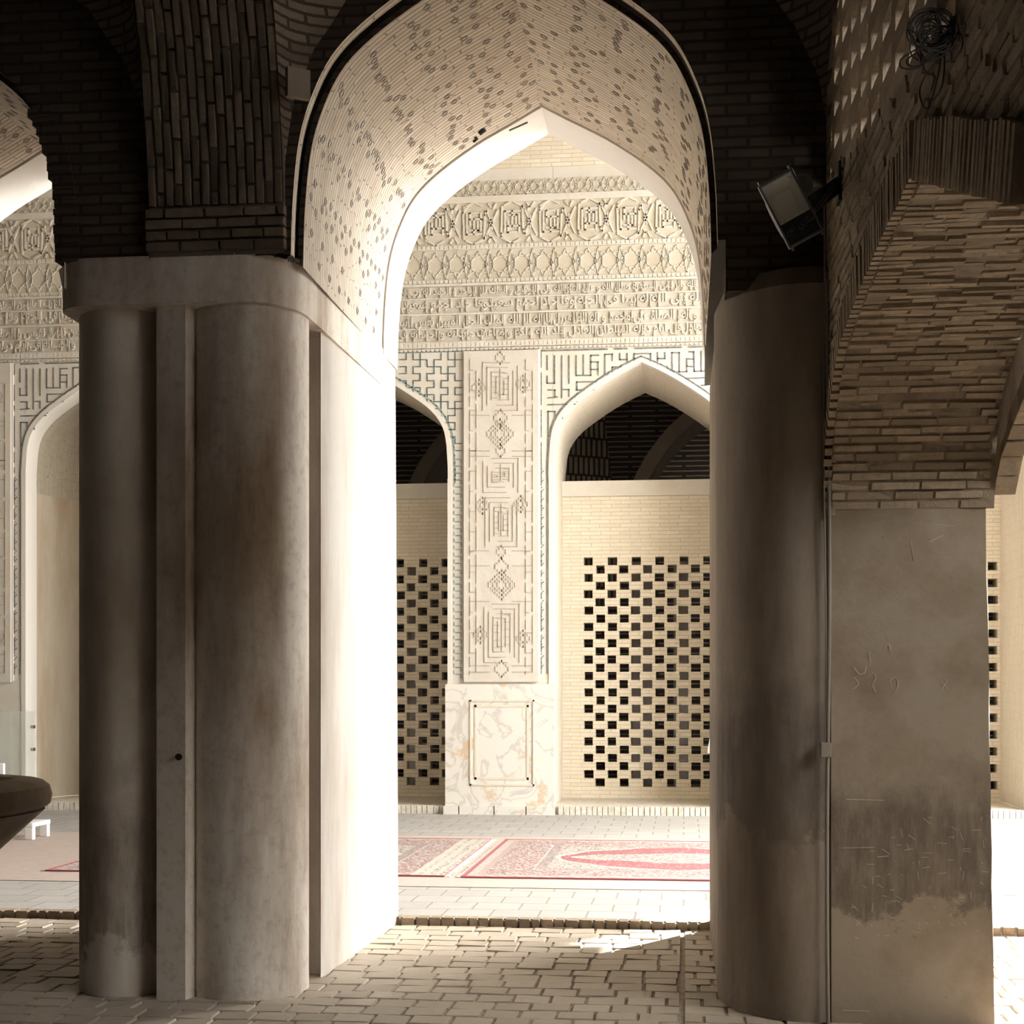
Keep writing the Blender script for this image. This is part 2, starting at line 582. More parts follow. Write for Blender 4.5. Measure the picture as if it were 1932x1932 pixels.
# vault brick under each arch, glazed star bricks, and the plain plastered end band
for pr, nm in ((LEFT, 'l'), (MAIN, 'm'), (RIGHT, 'r')):
    sb = MB()
    soffit(sb, PO[nm], YF, YF + .075)
    soffit(sb, pr, YR, YB, 4)
    so = shade_auto(sb.build('arch_vault', M['soffit_brick'], wall_front))
    pb = MB()
    inn = outset(pr, -.012)
    soffit(pb, inn, YB, YE + .004, 2)
    ring_face(pb, YB, inn, pr)
    shade_auto(pb.build('plaster_band', M['white'], wall_front))
    if nm == 'r':
        continue
    st = MB()
    s = arc_lengths(pr)
    tot = s[-1]
    def onarc(q):
        q = max(0, min(tot - 1e-4, q))
        i = next(k for k in range(len(s) - 1) if s[k + 1] > q)
        t = (q - s[i]) / max(1e-6, s[i + 1] - s[i])
        x0, z0 = pr[i]
        x1, z1 = pr[i + 1]
        L = math.hypot(x1 - x0, z1 - z0)
        return (x0 + (x1 - x0) * t, z0 + (z1 - z0) * t), ((x1 - x0) / L, (z1 - z0) / L)
    k = 0
    y = YR + .10
    while y < YB - .04:
        q = .10 + (k % 4) * .13
        while q < tot - .06:
            (cx, cz), (tx, tz) = onarc(q)
            nx, nz = tz, -tx
            q += random.uniform(-.02, .02)
            if random.random() < .82:
                R1, R2 = .025, .014
                o = .004
                pts = []
                for a in range(8):
                    for R in (R1, R2):
                        pts.append((R * math.cos(a * PI / 4 + .39), R * math.sin(a * PI / 4 + .39)))
                W = lambda a, b, e: (cx + tx * a + nx * e, y + b, cz + tz * a + nz * e)
                for a in range(8):
                    p0, p1 = pts[2 * a], pts[2 * a + 1]
                    p2, p3 = pts[(2 * a + 2) % 16], pts[(2 * a + 3) % 16]
                    st.hexa([W(p1[0], p1[1], -.01), W(p0[0], p0[1], -.01), W(p2[0], p2[1], -.01), W(p3[0], p3[1], -.01),
                             W(p1[0], p1[1], o), W(p0[0], p0[1], o), W(p2[0], p2[1], o), W(p3[0], p3[1], o)])
            q += .26 if (k % 2) else .30
        y += .062
        k += 1
    st.build('star_brick_inlay', M['star'], wall_front)

def hit_vault(px, py):
    r = _ray(px, py)
    k = 7.9 / r[1]
    while k * r[1] < YE:
        x, z = r[0] * k, CAMZ + r[2] * k
        for (xa, za), (xb, zb) in zip(MAIN, MAIN[1:]):
            if xa <= x <= xb and z >= za + (zb - za) * (x - xa) / (xb - xa):
                return Vector((x, r[1] * k, z))
        k += .004
    return None
for pts, w in (([(960, 242), (994, 227)], .022), ([(905, 249), (914, 241)], .03), ([(897, 259), (900, 257)], .02), ([(893, 266), (902, 259)], .012)):
    a_, b_ = hit_vault(*pts[0]), hit_vault(*pts[1])
    if a_ and b_:
        mk = MB()
        mk.tube([a_ - Vector((0, 0, .008)), b_ - Vector((0, 0, .008))], w * .6, 8)
        mk.build('putlog_slot', M['iron'], wall_front)

# ------------------------------------------------------------------ left pier
def ell(cx, cy, rx, ry, a0, a1, n=20):
    return [(cx + rx * math.cos(math.radians(a0 + (a1 - a0) * i / n)), cy + ry * math.sin(math.radians(a0 + (a1 - a0) * i / n))) for i in range(n + 1)]
def batter(o, k, z0=0.0, cx=None):
    return o
pier = thing('pillar', 'massive plastered pier with two rounded shafts left of the central arch', 'pillar', (-2.66, 9.1, 0))
CZ = 3.70
b = MB()
b.prism([(-3.3, 8.3), (-2.82, 8.1), (-2.82, 8.06), (-2.79, 8.06), (-2.79, 7.775), (-2.625, 7.755), (-2.608, 7.86), (-2.6, 8.1), (-2.45, 8.2), (-2.45, 8.55), (-2.3, 8.7), (-2.2, 10.44), (-3.3, 10.44)], 0, CZ)
b.build('core', M['plaster_col'], pier)
b = MB()
b.prism(ell(-3.055, 8.2, .295, .41, 170, 365, 28) + [(-2.8, 8.3), (-3.3, 8.3)], 0, CZ)
shade_auto(b.build('rounded_shaft', plaster('stained shaft plaster', (.66, .60, .525), (.55, .46, .38), .7, scale=.8, band=(.25, .9, (.30, .25, .20))), pier), 50)
b = MB()
b.prism(ell(-2.34, 8.00, .32, .24, 180, 270, 14) + ell(-2.34, 8.14, .280, .38, 270, 365, 18)[1:] + [(-2.36, 8.30), (-2.55, 8.29)], 0, CZ)
shade_auto(b.build('rounded_shaft', plaster('blotchy shaft plaster', (.72, .66, .59), (.46, .37, .29), 1.0, scale=1.1, grime=.55), pier), 50)
b = MB()
rows = []
for z in (0, 1, 2, 3, CZ):
    t = z / CZ
    rows.append([(-2.42, 8.60, z), (-2.10, 8.56, z), (-2.062 - .0 * t, 8.45, z), (-2.05, 8.6, z), (-2.015, 10.0, z), (-2.0 - .02 * t, 10.46, z), (-2.0 - .02 * t, 10.48, z), (-2.3, 10.49, z), (-3.3, 10.49, z), (-3.34, 10.4, z), (-3.32, 8.3, z)])
b.grid(rows, close=True)
b.build('reveal', plaster('reveal plaster', (.53, .495, .445), (.70, .62, .55), 1.0), pier)
b = MB()
rows = []
for z, e in ((CZ - .012, 0), (CZ + .02, .0), (3.94, .0)):
    cap = [(-3.35 - (.05 if z > 3.8 else 0), 8.6), (-3.35 - (.05 if z > 3.8 else 0), 7.93)] + ell(-3.14, 7.93, .22, .21, 200, 265, 6) + \
          ell(-2.345, 8.10, .30, .385, 270, 358, 14) + [(-2.035, 8.5), (-2.012, 10.0), (-2.02, 10.47), (-3.32, 10.47)]
    rows.append([(x, y, z) for x, y in cap])
b.grid(rows, close=True)
b.face(list(reversed(rows[0])))
b.face(rows[-1])
shade_auto(b.build('capital', M['plaster_col'], pier), 40)
b = MB()
b.lathe([(.018, 0), (.018, .012)], (0, 0, 0), 14)
h = b.build('dark_hole', M['iron'], None)
h.rotation_euler = (PI / 2, 0, 0)
h.location = Vector(at(338, 1428, 7.752))
h.parent = pier
h.matrix_parent_inverse = Matrix.Translation(-Vector(pier.location))

# ------------------------------------------------------------------ right pier
rp = thing('pillar', 'dark plastered pier with one rounded shaft and a flat worn face, right of the central arch', 'pillar', (.9, 9, 0))
b = MB()
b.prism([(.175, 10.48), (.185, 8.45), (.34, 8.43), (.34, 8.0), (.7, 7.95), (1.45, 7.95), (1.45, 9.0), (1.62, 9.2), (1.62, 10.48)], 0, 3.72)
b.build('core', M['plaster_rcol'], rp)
b = MB()
rows = []
for z in (0, .05, 1.2, 2.4, 3.66):
    t = z / 3.66
    e = .02 * t
    rows.append([(x, y, z) for x, y in ell(.62, 8.22, .44 + e, .63, 172, 284, 30)] + [(.735, 7.62, z), (.74, 8.3, z)])
b.grid(rows, close=True)
top = rows[-1]
mid = [(.62 + (x - .62) * .9, 8.1 + (y - 8.1) * .86, 3.76) for x, y, z in top]
b.grid([top, mid], close=True)
b.face(mid)
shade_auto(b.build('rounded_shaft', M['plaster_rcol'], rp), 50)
b = MB()
rows = []
for z in [i * .17 for i in range(15)] + [2.545]:
    t = z / 2.545
    w = lambda a: a + random.uniform(-.004, .004)
    rows.append([(.722 - .004 * t, 7.99, z), (.722 - .004 * t, 7.578, z), (1.12, 7.572, z), (w(1.500 - .038 * t), 7.575, z), (w(1.505 - .04 * t), 7.60, z), (1.51 - .04 * t, 7.99, z)])
b.grid(rows, close=True)
b.face(rows[-1])
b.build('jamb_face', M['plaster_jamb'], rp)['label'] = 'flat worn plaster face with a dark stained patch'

rg = random.Random(5)
scr_ = MB()
def jp(px, py):
    q = at(px, py, 7.571)
    return Vector((q[0], 7.5705, q[2]))
def scratch(pts, r=.0011):
    scr_.tube([jp(*p) for p in pts], r, 4)
for ctrl in ([(1612, 1260), (1622, 1272), (1632, 1268), (1634, 1255)], [(1640, 1276), (1648, 1270), (1652, 1280), (1646, 1292), (1652, 1305)], [(1610, 1300), (1620, 1290), (1612, 1278)],
             [(1668, 1225), (1676, 1215), (1680, 1228)], [(1685, 1300), (1680, 1285), (1690, 1278), (1694, 1292), (1686, 1306)], [(1640, 1230), (1642, 1255)], [(1776, 1285), (1788, 1300)], [(1788, 1282), (1776, 1302)],
             [(1755, 1022), (1780, 1009)], [(1764, 990), (1800, 993)], [(1718, 1020), (1724, 1058)], [(1590, 1906), (1640, 1908)], [(1588, 1600), (1650, 1599)], [(1655, 1617), (1677, 1615)], [(1596, 1508), (1668, 1510)]):
    scratch(smooth_prof([(float(a), float(c)) for a, c in ctrl], 4) if len(ctrl) > 2 else ctrl)
for k in range(70):
    x, y = rg.uniform(1600, 1860), rg.uniform(1540, 1770)
    a, L = rg.choice((rg.uniform(1.2, 1.9), rg.uniform(-.2, .2), rg.uniform(.5, .8))), rg.uniform(4, 18)
    scratch([(x, y), (x + L * math.cos(a), y + L * math.sin(a))], .0007)
scr_.build('scratches', plain('fresh plaster scratch', (.50, .44, .36), .95), rp)
# ------------------------------------------------------------------ right wall: low wide arch, brick facing, pierced lattice
def xf(Y):
    return .72 + .036 * (7.5 - Y)
WP = [(7.577, 2.53), (7.50, 2.84), (7.36, 3.0), (7.239, 3.097), (6.98, 3.225), (6.373, 3.316), (5.865, 3.362), (5.287, 3.39), (4.738, 3.185), (3.919, 2.869), (3.2, 2.4), (3.0, 2.0), (2.95, 0)]
wr = MB()
XB = 1.5
for (ya, za), (yb, zb) in zip(WP, WP[1:]):
    wr.face([(xf(ya), ya, za), (xf(yb), yb, zb), (xf(yb), yb, 3.62), (xf(ya), ya, 3.62)])
    wr.face([(XB, ya, za), (XB, yb, zb), (XB, yb, 3.62), (XB, ya, 3.62)])
wr.face([(xf(2.95), 2.95, 0), (xf(-5), -5, 0), (xf(-5), -5, HALL_Z), (xf(2.95), 2.95, HALL_Z)])
wr.face([(XB, 2.95, 0), (XB, -5, 0), (XB, -5, HALL_Z), (XB, 2.95, HALL_Z)])
wr.face([(xf(2.95), 2.95, 0), (XB, 2.95, 0), (XB, 2.95, 2.0), (xf(2.95), 2.95, 2.0)])
wr.face([(xf(7.8), 7.8, 3.62), (XB, 7.8, 3.62), (XB, 2.95, 3.62), (xf(2.95), 2.95, 3.62)])
wr.face([(xf(7.9), 7.9, 2.5), (xf(7.577), 7.577, 2.5), (xf(7.577), 7.577, 3.7), (xf(7.9), 7.9, 3.7)])
# soffit backing
cum = [0.0]
for a, b_ in zip(WP, WP[1:]):
    cum.append(cum[-1] + math.hypot(b_[0] - a[0], b_[1] - a[1]))
def wpt(q):
    q = max(0, min(cum[-1] - 1e-4, q))
    i = next(k for k in range(len(cum) - 1) if cum[k + 1] > q)
    t = (q - cum[i]) / (cum[i + 1] - cum[i])
    (ya, za), (yb, zb) = WP[i], WP[i + 1]
    L = cum[i + 1] - cum[i]
    return ya + (yb - ya) * t, za + (zb - za) * t, (yb - ya) / L, (zb - za) / L
wr.grid([[(xf(y), y, z) for y, z in WP], [(XB, y, z) for y, z in WP]])
wall_right = struct(wr.build('wall_right', plain('smeared mortar', (.23, .18, .13), .95, noise=.5)))
b = MB()
def P(u, v):
    y, z, ty, tz = wpt(v)
    return (xf(y) + u, y, z)
def N(u, v):
    y, z, ty, tz = wpt(v)
    return (0, -abs(tz) if ty < 0 and tz >= 0 else -tz * 0 - abs(tz) * -1, ty if ty < 0 else -ty)
bricks(b, P, N, 0.0, .76, 0.0, cum[7], .215, .047, .006, .009, .010)
bricks(b, P, N, 0.0, .76, cum[7], cum[9], .215, .05, .007, .010, .005)
b.build('arch_vault', M['clay_hall'], wall_right)
b = MB()                                                             # voussoirs standing on the arch edge
v = 0.0
while v < cum[9]:
    y, z, ty, tz = wpt(v + .025)
    ny, nz = tz, -ty
    if nz < 0:
        ny, nz = -ny, -nz
    hgt = (.10 + .10 * min(1, v / 2.0)) * random.uniform(.96, 1.03)
    e = random.uniform(0, .012)
    b.obox((xf(y) - .008 - e * .5, y + ny * hgt / 2, z + nz * hgt / 2), (.025, 0, 0), (0, ty * .017, tz * .017), (0, ny * hgt / 2, nz * hgt / 2))
    v += .052
b.build('voussoir_ring', M['clay_hall'], wall_right)
def zlow(y):                                                         # underside of the facing = top of voussoirs
    for (ya, za), (yb, zb) in zip(WP, WP[1:]):
        if yb <= y <= ya:
            return za + (zb - za) * (ya - y) / max(1e-6, ya - yb)
    return 9
W2 = [(7.575, 2.60), (7.40, 2.76), (7.15, 2.86), (6.8, 2.98), (6.3, 3.07), (5.8, 3.11), (5.2, 3.11), (4.6, 2.9), (3.9, 2.55), (3.2, 2.1)]
W1 = [(7.56, 2.60), (7.47, 2.86), (7.30, 3.05), (7.05, 3.18), (6.373, 3.316), (5.865, 3.362), (5.287, 3.39), (4.738, 3.185), (3.919, 2.869), (3.2, 2.4)]
b = MB()
for i in range(len(W1) - 1):
    b.face([(1.495, W1[i][0], W1[i][1] + .02), (1.495, W1[i + 1][0], W1[i + 1][1] + .02), (1.50, W2[i + 1][0], W2[i + 1][1]), (1.50, W2[i][0], W2[i][1])])
b.build('inner_arch_face', M['plaster_col'], wall_right)
b = MB()
for (ya, za), (yb, zb) in zip(W2, W2[1:]):
    n_ = max(1, round(math.hypot(yb - ya, zb - za) / .11))
    for k in range(n_):
        p, q = k / n_, (k + .93) / n_
        y0, z0, y1, z1 = ya + (yb - ya) * p, za + (zb - za) * p, ya + (yb - ya) * q, za + (zb - za) * q
        e = random.uniform(-.006, .006)
        b.hexa([(1.498, y0, z0 + e), (1.60, y0, z0 + e), (1.60, y1, z1 + e), (1.498, y1, z1 + e),
                (1.498, y0 + .03, z0 + .1), (1.60, y0 + .03, z0 + .1), (1.60, y1 + .03, z1 + .1), (1.498, y1 + .03, z1 + .1)])
b.build('inner_arch_ring', M['clay_hall'], wall_right)
LZ = lambda y: 3.64 + (y - 4.6) * .17
b = MB()
bricks(b, lambda u, v: (xf(u), u, v), lambda u, v: (-1, 0, 0), 3.0, 7.62, 2.5, 4.3, .2, .05, .008, .010, .006,
       keep=lambda u, v: (v > zlow(u) + .12 + (.08 if u < 6 else 0) or u > 7.577) and v < LZ(u) + .03)
bricks(b, lambda u, v: (xf(u), u, v), lambda u, v: (-1, 0, 0), 3.0, 4.15, 3.5, 5.6, .22, .06, .009, .014, .008, keep=lambda u, v: v >= LZ(u) + .03)
b.build('brick_facing', M['clay_hall'], wall_right)
b = MB()
RP, CP, HW, TH = .079, .28, .20, .07
r = 0
z = 3.55
while z < 5.75:
    x0 = 7.75
    c = 0
    y = 7.62 - (CP if r % 2 else 0)
    cur = 7.9
    while y > 4.1:
        ya, yb = y + HW / 2, y - HW / 2
        if z > LZ(y):
            b.hexa([(xf(cur), cur, z), (xf(cur) + TH, cur, z), (xf(ya) + TH, ya, z), (xf(ya), ya, z),
                    (xf(cur), cur, z + RP), (xf(cur) + TH, cur, z + RP), (xf(ya) + TH, ya, z + RP), (xf(ya), ya, z + RP)])
            cur = yb
        y -= CP * 2
    ya = 2.9
    b.hexa([(xf(cur), cur, z), (xf(cur) + TH, cur, z), (xf(ya) + TH, ya, z), (xf(ya), ya, z),
            (xf(cur), cur, z + RP), (xf(cur) + TH, cur, z + RP), (xf(ya) + TH, ya, z + RP), (xf(ya), ya, z + RP)])
    z += RP
    r += 1
b.hexa([(xf(7.9), 7.9, z), (xf(7.9) + TH, 7.9, z), (xf(2.9) + TH, 2.9, z), (xf(2.9), 2.9, z),
        (xf(7.9), 7.9, HALL_Z), (xf(7.9) + TH, 7.9, HALL_Z), (xf(2.9) + TH, 2.9, HALL_Z), (xf(2.9), 2.9, HALL_Z)])
b.build('brick_lattice', M['clay_hall'], wall_right)

# ------------------------------------------------------------------ transverse arch springing from the left pier, vault webs, ceiling
RIB = [(7.715, 3.93), (7.71, 4.2), (7.66, 4.6), (7.52, 5.15), (7.2, 5.75), (6.6, 6.35), (5.6, 6.85), (4.2, 7.1), (2.8, 7.2)]
RIBS = smooth_prof(RIB, 4)
def rpt(q):
    acc = 0
    for (ya, za), (yb, zb) in zip(RIBS, RIBS[1:]):
        L = math.hypot(yb - ya, zb - za)
        if acc + L > q or (yb, zb) == RIBS[-1]:
            t = (q - acc) / L
            return ya + (yb - ya) * t, za + (zb - za) * t, (yb - ya) / L, (zb - za) / L
        acc += L
ta = MB()
X0, X1 = -2.81, -2.08
ta.grid([[(X0, y, z) for y, z in RIBS], [(X1, y, z) for y, z in RIBS]])
for xx in (X0, X1):
    ta.grid([[(xx, y, z) for y, z in RIBS], [(xx, y + .12, z + .3) for y, z in RIBS]])
tr = thing('transverse_arch', 'dark brick rib rising from the top of the left pier toward the viewer', 'arch', (-2.45, 7.7, 3.94))
ta.build('arch_core', M['mortar'], tr)
b = MB()
def P2(u, v):
    y, z, ty, tz = rpt(u)
    return (X0 + v, y, z)
def N2(u, v):
    y, z, ty, tz = rpt(u)
    return (0, -tz, ty)
bricks(b, P2, N2, .26, 3.2, 0, X1 - X0, .22, .048, .009, .014, .008)
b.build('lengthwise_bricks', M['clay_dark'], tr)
b = MB()
bricks(b, lambda u, v: P2(v, u), lambda u, v: N2(v, u), -.01, X1 - X0 + .01, .02, .25, .2, .058, .007, .03, .006)
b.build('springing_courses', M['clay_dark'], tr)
DX = [(3.9, -.06), (4.1, -.05), (4.74, .06), (5.0, .18), (5.27, .38), (5.7, .95), (6.2, 1.6), (6.7, 2.4), (7.2, 3.4)]
def interp(tab, z):
    for (a, b_), (c, d) in zip(tab, tab[1:]):
        if a <= z <= c:
            return b_ + (d - b_) * (z - a) / (c - a)
    return tab[-1][1] if z > tab[-1][0] else tab[0][1]
DY = [(z, max(.0, YF - y)) for y, z in RIB]
DYR = [(3.6, .02), (4.4, .08), (4.9, .42), (5.4, .8), (6.2, 1.9), (7.2, 4.4)]
cl = MB()
def web(xa, sgn, dytab, zs):
    rows, uvs = [], []
    for z in zs:
        a = Vector((xa, YF - interp(dytab, z), z))
        c = Vector((xa + sgn * interp(DX, z), YF + .01, z))
        pts = []
        for k in range(7):
            t = k / 6
            p = a.lerp(c, t)
            bul = math.sin(t * PI) * .28 * (c - a).length          # sag out toward the pier corner
            pts.append(p + Vector((-sgn, 1, 0)).normalized() * bul * .55)
        rows.append(pts)
        d = (c - a).length
        uvs.append([(d * k / 6, z * 1.15) for k in range(7)])
    cl.grid(rows, uvs)
ZS = [3.92, 4.2, 4.5, 4.74, 5.0, 5.27, 5.6, 5.95, 6.3, 6.7, 7.2]
web(X1, 1, DY, ZS)
web(X0, -1, DY, ZS)
web(.725, -1, DYR, ZS[1:])
cl.face([(HALL_X0, HALL_Y0, HALL_Z), (HALL_X1, HALL_Y0, HALL_Z), (HALL_X1, YE, HALL_Z), (HALL_X0, YE, HALL_Z)])
cl.face([(HALL_X0, HALL_Y0, HALL_Z + .1), (HALL_X1, HALL_Y0, HALL_Z + .1), (HALL_X1, YE, HALL_Z + .1), (HALL_X0, YE, HALL_Z + .1)])
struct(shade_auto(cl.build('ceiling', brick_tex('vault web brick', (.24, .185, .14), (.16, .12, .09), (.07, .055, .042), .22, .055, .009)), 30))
b = MB()
pc = Vector(at(562, 158, 7.60))
b.obox(pc, (.05, .036, 0), (-.010, .014, 0), (0, .0, .075))
p_ = b.build('plaster_patch', plaster('old patch', (.24, .195, .145), (.7, .6, .5), .8), wall_front)

# remaining hall walls
b = MB()
b.box(HALL_X0 - .3, HALL_X0, HALL_Y0, YE, 0, HALL_Z)
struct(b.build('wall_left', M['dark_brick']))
b = MB()
arched_face(b, HALL_Y0, HALL_X0, HALL_X1, 0, HALL_Z, [])
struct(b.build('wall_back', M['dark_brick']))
b = MB()
def rect_holes(mb, x, ya, yb, za, zb, holes):
    ys = sorted({ya, yb} | {q for h in holes for q in h[:2]})
    zs = sorted({za, zb} | {q for h in holes for q in h[2:]})
    for y0, y1 in zip(ys, ys[1:]):
        for z0, z1 in zip(zs, zs[1:]):
            if not any(h[0] <= (y0 + y1) / 2 <= h[1] and h[2] <= (z0 + z1) / 2 <= h[3] for h in holes):
                mb.face([(x, y0, z0), (x, y1, z0), (x, y1, z1), (x, y0, z1)])
rect_holes(b, HALL_X1, HALL_Y0, YE, 0, 11.2, [(1.2, 5.8, 4.0, 6.8)])  # unseen high opening, added and sized to light the right bay and lattice
struct(b.build('wall_right.001', M['ochre_brick']))

# ------------------------------------------------------------------ iwan: far wall
NP = [(1.12, .16), (1.12, 4.2), (1.12, 4.55), (1.075, 4.96), (.91, 5.225), (.60, 5.46), (.30, 5.645), (0, 5.79)]
def niche_prof(cx):
    s = [(1.12, .16)] + smooth_prof([(1.12, 4.3)] + NP[2:], 4)
    return [(cx - a, z) for a, z in s] + [(cx + a, z) for a, z in reversed(s[:-1])]
NC = [-7.57, -4.14, -.54, 3.06]
YW, YS, YK = 19.2, 20.7, 21.0
NPR = [niche_prof(c) for c in NC]
wl = MB()
def split_face(mb, Y, x0, x1, openings, zb, zt, step):
    arched_face(mb, Y, x0, x1, zb, zt, openings)
arched_face(wl, YW, -13, 5.55, .16, 8.3, NPR)
wl.face([(-13, YW, 8.3), (5.55, YW, 8.3), (5.55, YW, 11.2), (-13, YW, 11.2)], m=1)
wl.face([(5.55, YW, 0), (5.55, 22, 0), (5.55, 22, 11.2), (5.55, YW, 11.2)])
wall_far = struct(wl.build('wall_far', [M['cream'], M['ochre_brick']]))
b = MB()
b.box(-13.3, -13, YE, 20, -.1, 11.2)
struct(b.build('wall_left.001', M['far_brick']))
b = MB()
b.box(5.3, 5.8, YE, YW, 8.9, 11.2)
struct(b.build('added_lintel', M['ochre_brick']))  # unseen lintel added to cut off the sun strip and some sky
b = MB()
b.face([(-13, YE, 11.2), (5.8, YE, 11.2), (5.8, 22, 11.2), (-13, 22, 11.2)])
b.face([(-13, YE, 11.3), (5.8, YE, 11.3), (5.8, 22, 11.3), (-13, 22, 11.3)])
struct(b.build('ceiling.001', M['far_brick']))

# niche reveals
REVEAL = brick_tex('reveal brick', (.60, .545, .46), (.55, .495, .41), (.44, .39, .32), .24, .05, .005, .5, .006, wob=.2)
for i, pr in enumerate(NPR):
    if i == 0:
        continue
    b, bb = MB(), MB()
    soffit(b, pr, YW - .001, YW + .12)
    soffit(bb, pr, YW + .12, YK + .2, 2)
    b.build('niche_edge', M['rim'], wall_far)
    shade_auto(bb.build('niche_reveal', REVEAL, wall_far), 35)
# blind apse at the left
b, bb = MB(), MB()
pr = NPR[0]
st = [(1.0, 19.2), (1.0, 19.55)]
stb = [(1.0, 19.55)] + [(math.cos(math.radians(a)) * .86 + .14 * math.cos(math.radians(a)), 19.55 + 1.5 * math.sin(math.radians(a))) for a in range(8, 91, 8)]
def sec(k, y):
    return [(NC[0] + (x - NC[0]) * max(k, .0005), y, z) for x, z in pr]
b.grid([sec(k, y) for k, y in st])
rows = [sec(k, y) for k, y in stb]
s = arc_lengths(pr)
b2 = MB()
bb.grid([[r[0], r[1]] for r in rows])
bb.grid([[r[-2], r[-1]] for r in rows])
b2.grid([r[1:-1] for r in rows], [[(q, y * 1.2) for q in s[1:-1]] for k, y in stb])
shade_auto(b2.build('apse_vault', brick_tex('apse brick', (.44, .385, .30), (.38, .33, .255), (.25, .21, .16), .26, .035, .005, .8, .008, wob=.3), wall_far), 35)
shade_auto(b.build('niche_edge', M['rim'], wall_far), 35)
shade_auto(bb.build('apse_plaster', plaster('apse plaster', (.42, .365, .285), (.75, .64, .5), .8), wall_far), 35)
# niche floors and soldier-brick kerb
for c in NC:
    b = MB()
    b.box(c - 1.13, c + 1.13, YW + .02, 21.5, 0, .155)
    b.build('niche_floor', M['clay_pale'], wall_far)
b = MB()
x = -13
while x < 5.7:
    w = random.uniform(.06, .085)
    if not (-3.08 < x < -1.62):
        b.box(x, x + w - .008, YW - .06 + random.uniform(-.004, .004), YW + .05, .0, .158 + random.uniform(-.004, .003))
    x += w
b.build('kerb_bricks', M['clay_pale'], wall_far)
for a, c in ((-13, -8.7), (-6.44, -5.27), (-3.0, -1.67), (.59, 1.93), (4.19, 5.8)):
    b = MB()
    b.box(a, c, YW - .005, YW + .1, .0, .17)
    b.build('wall_footing', M['cream'], wall_far)

# screens filling three niches
def screen_mesh():
    sc, top = MB(), MB()
    cx = NC[2]
    x0, x1 = cx - 1.13, cx + 1.13
    ya, yb = YS, YS + .2
    zt, zb = 3.457, .313
    nr = 28
    rp_ = (zt - zb) / nr
    fx = at(1110, 1050, YS)[0]
    sc.box(x0, x1, ya, yb, .15, zb)
    sc.box(x0, x1, ya, yb, zt, 4.29)
    for r in range(nr):
        z1 = zt - r * rp_
        z0 = z1 - rp_
        cur = x0
        for c in range(r % 2, 12, 2):
            xc = fx + c * .1625 + random.uniform(-.006, .006)
            h = .062 + random.uniform(-.004, .005)
            sc.box(cur, xc - h, ya, yb, z0, z1)
            cur = xc + h
        sc.box(cur, x1, ya, yb, z0, z1)
    top.box(x0, x1, ya - .03, yb + .02, 4.29, 4.50)
    return sc, top
sc, top = screen_mesh()
LAB = ['pierced brick screen under the central kufic arch, framed by the main archway',
       'shaded pierced brick screen under the blue lattice arch beside the left pier',
       'pierced brick screen glimpsed at the right edge beyond the right pier']
base = None
for i, (c, lab) in enumerate(zip((NC[2], NC[1], NC[3]), LAB)):
    e = thing('brick_screen', lab, 'screen', (c, YS + .1, .155), 'pierced brick screens in the far niches')
    if base is None:
        o1 = sc.build('lattice_panel', M['ochre_brick'], e)
        o2 = top.build('plaster_coping', M['cream'], e)
        base = (o1, o2)
    else:
        for o in base:
            k = o.copy()
            C.objects.link(k)
            k.parent = e
            k.matrix_parent_inverse = base[0].matrix_parent_inverse.copy()

# dark hall behind the screens
b = MB()
b.face([(-13, 25.5, 0), (5.8, 25.5, 0), (5.8, 25.5, 11), (-13, 25.5, 11)])
b.face([(-13, 21.2, 0), (5.8, 21.2, 0), (5.8, 25.5, 0), (-13, 25.5, 0)])
b.face([(-13, 21.2, 8), (5.8, 21.2, 8), (5.8, 25.5, 8), (-13, 25.5, 8)])
b.face([(5.5, 21.2, 0), (5.5, 25.5, 0), (5.5, 25.5, 8), (5.5, 21.2, 8)])
b.face([(-13, 21.2, 0), (-13, 25.5, 0), (-13, 25.5, 8), (-13, 21.2, 8)])
arched_face(b, YK + .2, -13, 5.8, .16, 8.0, NPR[1:])
struct(b.build('wall_far.001', M['far_brick']))
hall_brick_v = brick_tex('far rib brick', (.56, .46, .37), (.46, .38, .30), (.08, .062, .05), .08, .3, .018, 1.0, .02)
for c in NC[1:]:
    b = MB()
    # leaning vertical-brick spandrel at the left, curved diagonal rib at the right
    b.grid([[(c - 1.35, 24.2, 3.0), (c - .52, 24.6, 3.0)], [(c - 1.38, 24.1, 5.0), (c - .62, 24.6, 5.0)], [(c - 1.6, 24.0, 7.0), (c - .85, 24.4, 7.0)]])
    b.build('vault_spandrel', hall_brick_v, D.objects['wall_far.001'])
RIBM = plaster('rib plaster', (.24, .185, .14), (.8, .8, .8), .5)
for c in NC[1:]:
    b = MB()
    pts = [(c - .42 + .0 * t, 24.3) for t in range(2)]
    arc = []
    for k in range(13):
        a = math.radians(5 + k * 6)
        arc.append((c + 2.0 - 2.3 * math.cos(a), 3.7 + 2.6 * math.sin(a)))
    for w0, w1, y0, y1 in ((0, .22, 23.9, 24.4),):
        out = outset(arc, w1)
        b.grid([[(x, y0, z) for x, z in arc], [(x, y0, z) for x, z in out]])
        b.grid([[(x, y0, z) for x, z in arc], [(x, y1 + 1, z) for x, z in arc]])
    b.build('vault_rib', RIBM, D.objects['wall_far.001'])
POSTM = plaster('post plaster', (.50, .43, .36), (.8, .8, .8), .5)
for x, w in ((-.62, .34), (-.05, .22), (-5.35, .3), (-4.2, .2), (2.9, .3)):
    b = MB()
    b.box(x - w / 2, x + w / 2, 23.2, 23.5, 0, 3.6)
    b.build('vault_post', POSTM, D.objects['wall_far.001'])

